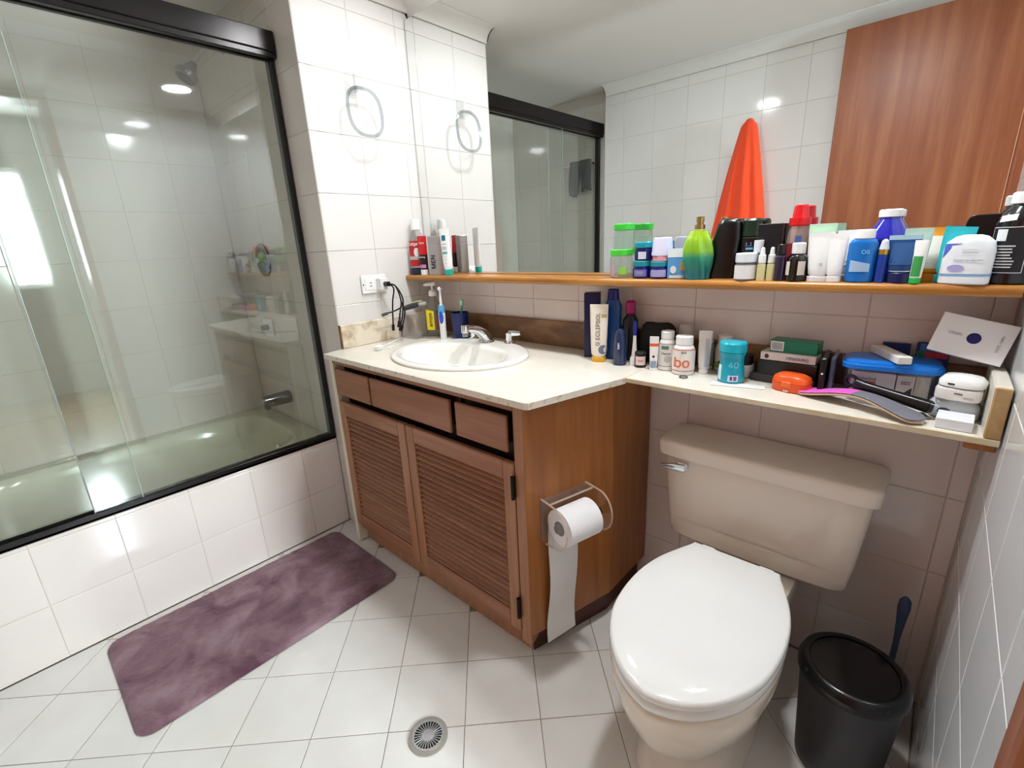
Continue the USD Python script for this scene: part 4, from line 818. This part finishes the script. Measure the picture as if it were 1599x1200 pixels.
# ------------------------------------------------------------------ upper shelf, left group
t = Thing('mouthwash_bottle', 'clear mouthwash bottle with red label and white cap', 'bottle', (.042, -.070, HS), 22)
s = S((0, .030, .024, 3.4), (.004, .034, .028, 3.4), (.13, .035, .028, 3.2), (.155, .028, .024, 2.6), (.172, .016, .016), (.180, .015, .015))
t.add('bottle', loft(s, 40), clear('#f3f0f0', .12, '#cfd2d4'), smooth=50); t.add('dark_base', band(s, .002, .028, .0006), plain('#101a3e', .3), label='dark blue liquid in the bottom')
lb = t.add('red_label', decal(s, -.028, .030, .036, .138, .0009, 10, 6), plain('#b9101c', .4)); t.add('lettering', text(s, 'Colgate', .012, .001, .126, 0, .0016), plain('#f6eef0', .5), parent=lb)
t.add('white_patch', disc(s, .010, .092, .014, .018, .0015), plain('#dfe4e0', .5), parent=lb); t.add('grey_band', decal(s, -.028, .030, .062, .076, .0014, 10, 1), plain('#b8aeb0', .5), parent=lb)
t.add('cap', loft(S((.1802, .018), (.182, .0205), (.212, .0200), (.222, .0190), (.224, .017)), 32), WHITEG)
def d(t, s):
    t.add('dark_lower', band(s, .022, .082, .0004), plain('#26070e', .35), label='dark maroon lower half of the tube'); t.add('lettering', text(s, 'Triple', .0075, 0, .128), plain('#f0c0c0', .5)); t.add('lettering', text(s, 'whitening', .005, 0, .072), plain('#e8d8e0', .5)); t.add('pink_print', decal(s, -.012, .016, .028, .042, .0010, 5, 2), plain('#c77fb0', .5))
soft_tube('toothpaste_tube', 'red and maroon toothpaste tube standing on white cap', (.096, -.088, HS), 15, .045, .155, .022, plain('#cc0c16', .3), WHITE, deco=d, capr=.52, th=.5)
t = Thing('shaving_tin', 'brushed silver flat tin lettered vertically in dark blue', 'tin', (.160, -.072, HS), 24)
SIL = plain('#b5aeac', .32, .55); t.add('body', loft(S((0, .026, .018, 6), (.001, .0275, .0195, 6), (.118, .0275, .0195, 6), (.119, .0268, .019, 6)), 48), SIL); t.add('lid', loft(S((.1195, .0268, .019, 6), (.1205, .0275, .0195, 6), (.150, .0275, .0195, 6), (.152, .026, .018, 6)), 48), SIL)
t.add('lettering', text(boxsec(.055, .039, 0, .15), 'MEN', .018, -.004, .052, 1), plain('#22263c', .4))
def d(t, s):
    t.add('teal_square', decal(s, -.012, .006, .132, .152, .0010, 4, 2), plain('#1f6f86', .5)); t.add('teal_bar', decal(s, -.014, .010, .082, .090, .0010, 4, 1), plain('#4fb3b4', .5)); bars(t, s, -.002, (.118, .106, .100), .022, .0025, plain('#a9a9b8', .5)); bars(t, s, -.002, (.070, .060, .045), .016, .0015, plain('#c4c4cc', .5))
soft_tube('cream_tube', 'white tube with turquoise cap next to the silver tin', (.244, -.082, HS), 14, .046, .178, .022, plain('#f4f4f4', .35), plain('#12b5a6', .3), deco=d, capr=.55, ry=-3)

# ------------------------------------------------------------------ upper shelf, right group
JC = clear('#eef3ee', .12, '#c8d2c8')
def d(t, s): t.add('green_print', decal(s, .002, .022, .010, .030, .0008), plain('#8fd04a', .5)); t.add('pink_print', decal(s, -.028, -.012, .006, .040, .0008), plain('#c8a8b8', .5))
jar('lidded_jar', 'clear jar with green lid standing on the wooden shelf', (.999, -.066, HS), 15, .032, .080, .018, JC, plain('#4fd044', .35), d, lidr=.0325)
jar('lidded_jar', 'clear jar with green lid stacked on another green-lidded jar', (1.002, -.058, HS + .0803), 15, .029, .070, .018, clear('#e8f4ec', .12, '#b8d0c4'), plain('#3cc83c', .35), None, lidr=.030)
def d(t, s): t.add('print_label', decal(s, -.016, .018, .005, .024, .0008), plain('#7a76b8', .5)); bars(t, s, 0, (.012, .017), .02, .0015, plain('#c8c8e0', .5))
jar('balm_jar', 'navy jar with teal lid at the bottom of its pair', (1.068, -.072, HS), 12, .0255, .048, .016, plain('#15177a', .25), plain('#1a8f9c', .3), d)
def d(t, s): t.add('print_label', decal(s, -.010, .012, .004, .024, .0008), plain('#d8d8e6', .5))
jar('balm_jar', 'navy jar with teal lid stacked upon another navy jar', (1.071, -.068, HS + .0483), 12, .0255, .050, .016, plain('#12155e', .25), plain('#159ab0', .3), d)
def d(t, s): t.add('print_label', decal(s, -.022, .020, .005, .024, .0008), plain('#a8a8d6', .5))
jar('balm_jar', 'navy jar with teal lid under a lavender tub', (1.124, -.076, HS), 12, .0255, .046, .014, plain('#1a1c86', .25), plain('#1a8f9c', .3), d)
t = Thing('cream_tub', 'lavender white tub with pink rim stacked on navy jar', 'tub', (1.127, -.072, HS + .0463), 12)
t.add('rim', lathe([(0, .024), (.001, .0255), (.013, .0255), (.014, .024)], 36), plain('#f0a4b4', .35)); t.add('body', loft(S((.0142, .0265, .0255, 2.6), (.018, .028, .026, 2.6), (.058, .024, .022, 2.8), (.062, .021, .019, 2.8)), 40), plain('#dcdcf4', .3), smooth=40)
def d(t, s):
    t.add('white_top', decal(s, -.026, .026, .056, .078, .0006, 2, 1), plain('#ecf4f8', .5)); t.add('gold_patch', decal(s, .008, .022, .022, .044, .0008, 2, 1), plain('#c8a24a', .5)); t.add('white_print', disc(s, -.010, .024, .008, .010, .0010), plain('#e6eef6', .5)); t.add('white_print', decal(s, -.020, .018, .002, .010, .0008, 2, 1), plain('#d5e4f2', .5))
carton('wipes_pack', 'light blue carton with white top beside lavender tub', (1.175, -.072, HS), 10, .052, .034, .078, plain('#58a2dc', .4), d)
# green twisted perfume bottle
t = Thing('perfume_bottle', 'green to teal twisted glass perfume bottle with gold sprayer', 'perfume', (1.231, -.088, HS), 12)
R = []
for k in range(25):
    u = k / 24; z = .001 + .119 * u; w = .0325 * (1 - .10 * math.cos(2 * math.pi * u * 1.0)) * (1 if u < .82 else 1 - 1.6 * (u - .82)) ; a = np.linspace(0, 2 * np.pi, 48, endpoint=False)
    rr = 1 + .085 * np.sin(5 * a + 5.2 * u); R.append(np.column_stack([w * rr * np.cos(a), .72 * w * rr * np.sin(a), np.full(48, z)]))
PG = usdkit.material(stage, '/World/Looks/green_glass', {'tc': ('texture_coordinate', {}), 's': ('separate_xyz', {}), 'mr': ('map_range', dict(from_min=.0, from_max=.12, to_min=0., to_max=1.)), 'r': ('rgb_ramp', {'ramp': [(.15, lin('#0b7f86')), (.45, lin('#1fa07a')), (.6, lin('#8fce1e')), (1., lin('#b4e02a'))]}),
    'p': ('principled_bsdf', dict(roughness=.08, coat_weight=.6, transmission_weight=.25))}, [('tc.object', 's.vector'), ('s.z', 'mr.value'), ('mr.result', 'r.fac'), ('r.color', 'p.base_color')], surface='p.BSDF')
t.add('bottle', rings(R), PG, smooth=60); t.add('neck', lathe([(.1202, .011), (.124, .011)], 20), plain('#e8e4c8', .3)); GOLD = plain('#b9a26a', .25, 1.)
t.add('sprayer', lathe([(.1242, .0125), (.134, .0125), (.136, .008), (.140, .008), (.141, .0095), (.153, .0095), (.154, .008), (.1545, .001)], 24), GOLD)
t = Thing('perfume_bottle', 'tall black slanted perfume bottle beside green bottle', 'perfume', (1.283, -.040, HS), 8)
t.add('body', loft(S((0, .033, .022, 5, -.006), (.002, .035, .024, 5, -.006), (.10, .034, .024, 4, .002), (.132, .029, .022, 3, .006), (.143, .022, .016, 2.6, .008), (.146, .012, .008, 2, .008)), 44), plain('#070709', .22), smooth=50)
t = Thing('perfume_bottle', 'small black bottle with pale blue print and dark green cap', 'perfume', (1.340, -.036, HS), 8)
s = S((0, .020, .016, 4), (.001, .022, .018, 4), (.098, .022, .018, 4), (.10, .020, .016, 4)); t.add('body', loft(s, 36), plain('#08080c', .25)); t.add('cap', loft(S((.1002, .018, .016, 3), (.102, .021, .018, 3), (.138, .021, .018, 3), (.143, .017, .014, 3)), 32), plain('#0f2a1c', .3)); t.add('lettering', text(s, '1.1', .008, -.002, .083), plain('#6a7ac8', .4)); t.add('print_line', decal(s, -.008, .008, .070, .075, .001, 4, 1), plain('#6ab4cc', .4))
carton('black_box', 'black upright carton behind small bottles on wooden shelf', (1.381, -.028, HS), 6, .052, .036, .128, plain('#0a1016', .4))
def d(t, s): t.add('label_band', band(s, .004, .036), plain('#ebebea', .5))
t = jar('small_jar', 'white-lidded small clear jar with blank white label', (1.349, -.092, HS), 8, .0235, .064, .022, clear('#eef4f4', .2, '#d8e0e0'), plain('#e6ecf2', .35), d, neck=.9)
t = Thing('cap_bottle', 'slim frosted bottle with white cap behind small clear jar', 'bottle', (1.366, -.062, HS), 8); t.add('body', loft(S((0, .010), (.002, .0115), (.055, .0115), (.062, .008)), 24), clear('#e6eef2', .35, '#a8b8c4')); t.add('cap', lathe([(.0622, .009), (.064, .0105), (.090, .011), (.092, .010)], 24), plain('#d8dcde', .4))
for x, y, w in ((1.386, -.098, 'left one of two pale yellow eye drop bottles'), (1.4045, -.090, 'right one of two pale yellow eye drop bottles')):
    t = Thing('dropper_bottle', w, 'bottle', (x, y, HS), 8); s = S((0, .0085, .0075, 3), (.001, .009, .008, 3), (.036, .009, .008, 3), (.040, .007, .007)); t.add('body', loft(s, 24), plain('#dcd8a0', .35)); t.add('cap', lathe([(.0402, .0075), (.041, .0085), (.058, .0078), (.060, .0055), (.074, .004), (.076, .002)], 20), WHITE)
t = Thing('nail_polish', 'slim dark violet bottle with long black cap', 'bottle', (1.424, -.094, HS), 8); t.add('body', loft(S((0, .010, .010, 3), (.002, .011, .011, 3), (.054, .011, .011, 3), (.058, .007, .007)), 24), plain('#2c2440', .12, coat=.5)); t.add('cap', lathe([(.0582, .0085), (.060, .009), (.080, .0085), (.082, .007)], 20), BLACK)
t = pill('medicine_bottle', 'dark brown medicine bottle with cream label and white cap', (1.4575, -.090, HS), 8, .0225, .084, plain('#0b0807', .15, coat=.4), WHITE, lambda t, s: t.add('label_band', decal(s, .003, .017, .014, .044, .0008), plain('#d6cfc0', .5)) and t.add('label_band', decal(s, -.0205, -.013, .014, .044, .0008), plain('#d6cfc0', .5)), .024, capr=.62, neck=.55)
t = Thing('red_cap_bottle', 'pinkish clear bottle with stepped red cap at the back', 'bottle', (1.442, -.036, HS), 8)
s = S((0, .023), (.003, .025), (.060, .025), (.104, .022), (.118, .019), (.120, .018)); t.add('body', loft(s, 36), clear('#f2dcd8', .30, '#c8b4ae'), smooth=50); t.add('label_band', band(s, .010, .082), plain('#7c1626', .4)); t.add('blue_label', decal(s, -.004, .008, .084, .098, .0008), plain('#3a5a9a', .5))
t.add('cap', lathe([(.1202, .021), (.122, .0225), (.138, .0225), (.139, .017), (.142, .0165), (.164, .0145), (.166, .012)], 32), plain('#d8121c', .3))
def d(t, s): 
    t.add('green_top', band(s, .100, .121, .0004), plain('#bfe6c4', .4)); t.add('maroon_band', band(s, .044, .050), plain('#a8344c', .5)); t.add('green_band', band(s, .028, .044), plain('#6fbf86', .5)); t.add('navy_band', band(s, .012, .028), plain('#14186a', .5))
soft_tube('sunscreen_tube', 'white tube with pale green top and striped foot', (1.494, -.060, HS), 8, .052, .122, .012, plain('#e6ece6', .4), plain('#14186a', .4), deco=d, capr=.55)
def d(t, s): bars(t, s, .004, (.034,), .006, .006, plain('#c4c4c4', .5))
soft_tube('cream_tube', 'plain white tube in front of the pale green tube', (1.5005, -.097, HS), 8, .046, .104, .012, plain('#f2f2f0', .35), plain('#ececea', .35), capr=.6, deco=d)
soft_tube('cream_tube', 'narrow white tube left of the green-printed white tube', (1.531, -.099, HS), 0, .036, .100, .012, plain('#f4f4f4', .35), WHITE, capr=.55)
def d(t, s): bars(t, s, 0, (.040,), .018, .0025, plain('#8a9a90', .5)); bars(t, s, 0, (.030,), .018, .0035, plain('#5aa070', .5))
soft_tube('cream_tube', 'white tube with thin green print next to light-blue bottle', (1.546, -.068, HS), 4, .044, .106, .014, plain('#f0f2ee', .35), WHITE, deco=d, capr=.55)
t = Thing('blue_bottle', 'bright blue oval bottle with white cap and pale splash', 'bottle', (1.575, -.090, HS), 4)
s = S((0, .022, .018, 2.6), (.003, .025, .020, 2.6), (.078, .0255, .020, 2.6), (.086, .021, .018, 2.4), (.087, .018, .016)); t.add('body', loft(s, 36), plain('#0c72c8', .25), smooth=50); t.add('cap', loft(S((.0872, .016), (.089, .018), (.104, .0175), (.106, .016)), 28), WHITE); t.add('white_splash', decal(s, -.018, .016, .022, .046, .0008, 8, 3, z1r=.038), plain('#a8c4e4', .5))
t.add('lettering', text(s, 'Oil', .008, .006, .062), plain('#7ac0ee', .5))
t = Thing('blue_bottle', 'large deep blue bottle with sloping shoulders and white cap', 'bottle', (1.607, -.036, HS), 2)
s = S((0, .034, .030, 3), (.004, .038, .034, 3), (.082, .038, .034, 2.8), (.090, .037, .033, 2.6), (.122, .019, .019), (.128, .018, .018)); t.add('body', loft(s, 44), plain('#2022a8', .2, coat=.3), smooth=50); cap_(t, .0205, .1282, .144, WHITE); t.add('white_label', decal(s, -.026, -.010, .018, .028, .0008), plain('#dfe4ee', .5)); t.add('dark_label', decal(s, -.030, .024, .030, .084, .0006), plain('#0d1060', .3))
t = Thing('lip_balm', 'slim blue stick with gold collar before large blue bottle', 'stick', (1.611, -.100, HS), 0); t.add('body', lathe([(0, .008), (.001, .0088), (.056, .0088)], 20), plain('#123a9a', .25)); t.add('collar', lathe([(.0562, .0086), (.066, .0086)], 20), plain('#c9a23a', .3, .8)); t.add('cap', lathe([(.0662, .0086), (.082, .006), (.086, .002)], 20), plain('#d5dbea', .35))
def d(t, s): t.add('print_panel', decal(s, -.018, .018, .036, .078, .0008, 6, 2), plain('#27548a', .4)); t.add('foot_line', band(s, .0225, .0245, .001), plain('#d8e4f2', .4))
soft_tube('face_wash_tube', 'navy tube with light blue crimp on dark cap', (1.642, -.098, HS), -4, .052, .092, .020, plain('#16427c', .3), plain('#0c1450', .3), deco=d, capr=.58, crimp=plain('#a8c8d8', .4))
soft_tube('cream_tube', 'pale mint tube with olive foot leaning right', (1.658, -.080, HS), -4, .044, .104, .018, plain('#b8d4c8', .35), plain('#8a8f78', .4), ry=1, capr=.55)
def d(t, s): t.add('white_panel', decal(s, -.015, .014, .026, .088, .0008, 8, 3), plain('#f4f0e6', .4))
soft_tube('sunscreen_tube', 'orange tube with white front panel behind green stick', (1.686, -.050, HS), -4, .064, .104, .016, plain('#eea02a', .35), plain('#e8941e', .35), deco=d, capr=.6, ry=2)
t = Thing('glue_stick', 'slim white tube with green body and green cap', 'tube', (1.667, -.104, HS), -4, ry=1); t.add('cap', lathe([(0, .009), (.001, .010), (.010, .010), (.011, .009)], 20), plain('#1fb84a', .35)); t.add('body', loft(S((.0112, .0095), (.05, .0105, .0085), (.082, .011, .001, 4)), 24), plain('#f0f0ec', .4)); t.add('green_panel', decal(S((.0112, .0095), (.05, .0105, .0085), (.082, .011, .001, 4)), -.0075, .007, .014, .052, .0006), plain('#3fa050', .5))
soft_tube('face_wash_tube', 'turquoise tube leaning left of the white oval bottle', (1.713, -.078, HS), -4, .046, .104, .014, plain('#2fb8c4', .3), plain('#1aa0b0', .3), ry=4, capr=.6)
t = Thing('micellar_bottle', 'white oval bottle with violet corner and blue stripe', 'bottle', (1.737, -.101, HS), -10)
s = S((0, .033, .013, 3), (.003, .036, .015, 3), (.060, .036, .015, 3), (.076, .033, .014, 2.8), (.086, .022, .011, 2.6), (.089, .012, .008, 2.4)); t.add('body', loft(s, 40), plain('#eef2f6', .25), smooth=50); t.add('blue_stripe', band(s, .0155, .0195), plain('#7fa6d2', .5))
t.add('violet_corner', decal(s, -.031, -.010, .070, .074, .0008, 6, 2, z0r=.073, z1r=.074), plain('#4a5fc0', .5)); t.add('violet_corner', decal(s, -.034, -.024, .048, .073, .0007, 6, 2, z0r=.066), plain('#4a5fc0', .5)); t.add('violet_print', disc(s, -.012, .030, .012, .006, .0010), plain('#a9a4d8', .5)); bars(t, s, .004, (.062, .056), .022, .0015, plain('#c2ccd0', .5)); t.add('lettering', text(s, 'Tiempo de algodon', .0032, .003, .044, 0, .001, False), plain('#8a96a0', .5))
t = Thing('dark_case', 'black rounded case standing behind the white oval bottle', 'case', (1.764, -.016, HS), -4); t.add('body', cat_([place(loft(S((0, .036, .060, 8), (.002, .038, .062, 8), (.022, .038, .062, 8), (.024, .036, .060, 8)), 44), rx=90, t=(0, .012, .0622))]), plain('#060608', .3), smooth=40)  # phone reflection in the mirror, built as a solid added on the shelf
t = Thing('peroxide_bottle', 'black bottle with white-printed label and white cap by wall', 'bottle', (1.796, -.076, HS), -22)
s = S((0, .029), (.003, .032), (.106, .032), (.122, .026), (.134, .016), (.138, .016)); t.add('body', loft(s, 44), plain('#0d0e12', .2, coat=.3), smooth=50); cap_(t, .019, .1382, .158, WHITE)
lb = t.add('black_label', decal(s, -.026, .024, .020, .100, .0006, 12, 4), plain('#101218', .5)); W_ = plain('#c9c9c9', .5)
for z in (.0205, .0985): t.add('label_border', decal(s, -.026, .024, z, z + .0015, .0012, 12, 1), W_, parent=lb)
for x in (-.0262, .0232): t.add('label_border', decal(s, x, x + .0010, .0205, .1, .0012, 1, 4), W_, parent=lb)
for k, w in enumerate((.026, .020, .022, .018, .024, .030, .028, .026)): t.add('print_line', decal(s, -.002 - w / 2, -.002 + w / 2, .066 - .0052 * k, .0685 - .0052 * k, .0012, 6, 1), W_, parent=lb)
t.add('sticker', decal(s, -.020, .004, .108, .119, .0010, 8, 2, z0r=.111, z1r=.1215), plain('#e6e6e8', .5)); t.add('sticker', decal(s, -.018, -.003, .076, .096, .0014, 6, 2), plain('#e6e8ea', .5))

# ------------------------------------------------------------------ seen in the mirror: orange towel on its hook
t = Thing('towel_hook', 'small chrome hook on the wall facing the mirror', 'hook', (.815, YF, 1.752)); t.add('plate', rbox(-.012, .012, .0005, .005, -.02, .02, .002), CHROME); t.add('peg', tube([(0, .004, 0), (0, .036, .002), (0, .044, .014)], .005, 10), CHROME)
R = []; n = 72
for k in range(30):
    u = k / 29; z = 1.768 - .92 * u; a = np.linspace(0, 2 * np.pi, n, endpoint=False)
    w = .030 + .115 * min(1., u / .62) ** .85; dpt = .018 + .022 * min(1, u / .3); f = 1 + (.18 * min(1, u * 3)) * np.sin(9 * a + 1.2 * math.sin(3 * u)) * (np.sin(a) > -2)
    if k == 0: w, dpt = .012, .010
    R.append(np.column_stack([.815 + .004 - .018 * u + w * np.cos(a), YF + .050 + dpt * np.sin(a) * f, np.full(n, z) + .006 * np.sin(5 * a) * u]))
m = rings(R[::-1])
one('towel', m, plain('#ee4a1c', .95, bump=.5, bscale=240., sheen=.3), 'bright orange towel hanging from a hook, reflected in mirror', 'towel', smooth=60)

# ------------------------------------------------------------------ repeats carry a group
GROUPS = {'ceiling_light': 'recessed ceiling downlights', 'pill_bottle': 'pill bottles on the lower shelf', 'medicine_carton': 'medicine cartons on the lower shelf', 'cream_tube': 'cream tubes on the shelves',
          'sunscreen_tube': 'sunscreen tubes on the shelves', 'face_wash_tube': 'face wash tubes on the wooden shelf', 'lidded_jar': 'green-lidded jars on the wooden shelf', 'balm_jar': 'navy balm jars on the wooden shelf',
          'dropper_bottle': 'eye drop bottles on the wooden shelf', 'perfume_bottle': 'perfume bottles on the wooden shelf', 'blue_bottle': 'blue bottles on the wooden shelf', 'floss_case': 'white cases stacked at the shelf end', 'cloth': 'black cloths on the far towel bar'}
for p in stage.GetPrimAtPath('/World').GetChildren():
    n_ = p.GetName(); b_ = n_[:-4] if n_[-4:-3] == '_' and n_[-3:].isdigit() else n_
    if b_ in GROUPS and p.GetCustomDataByKey('category'): p.SetCustomDataByKey('group', GROUPS[b_])
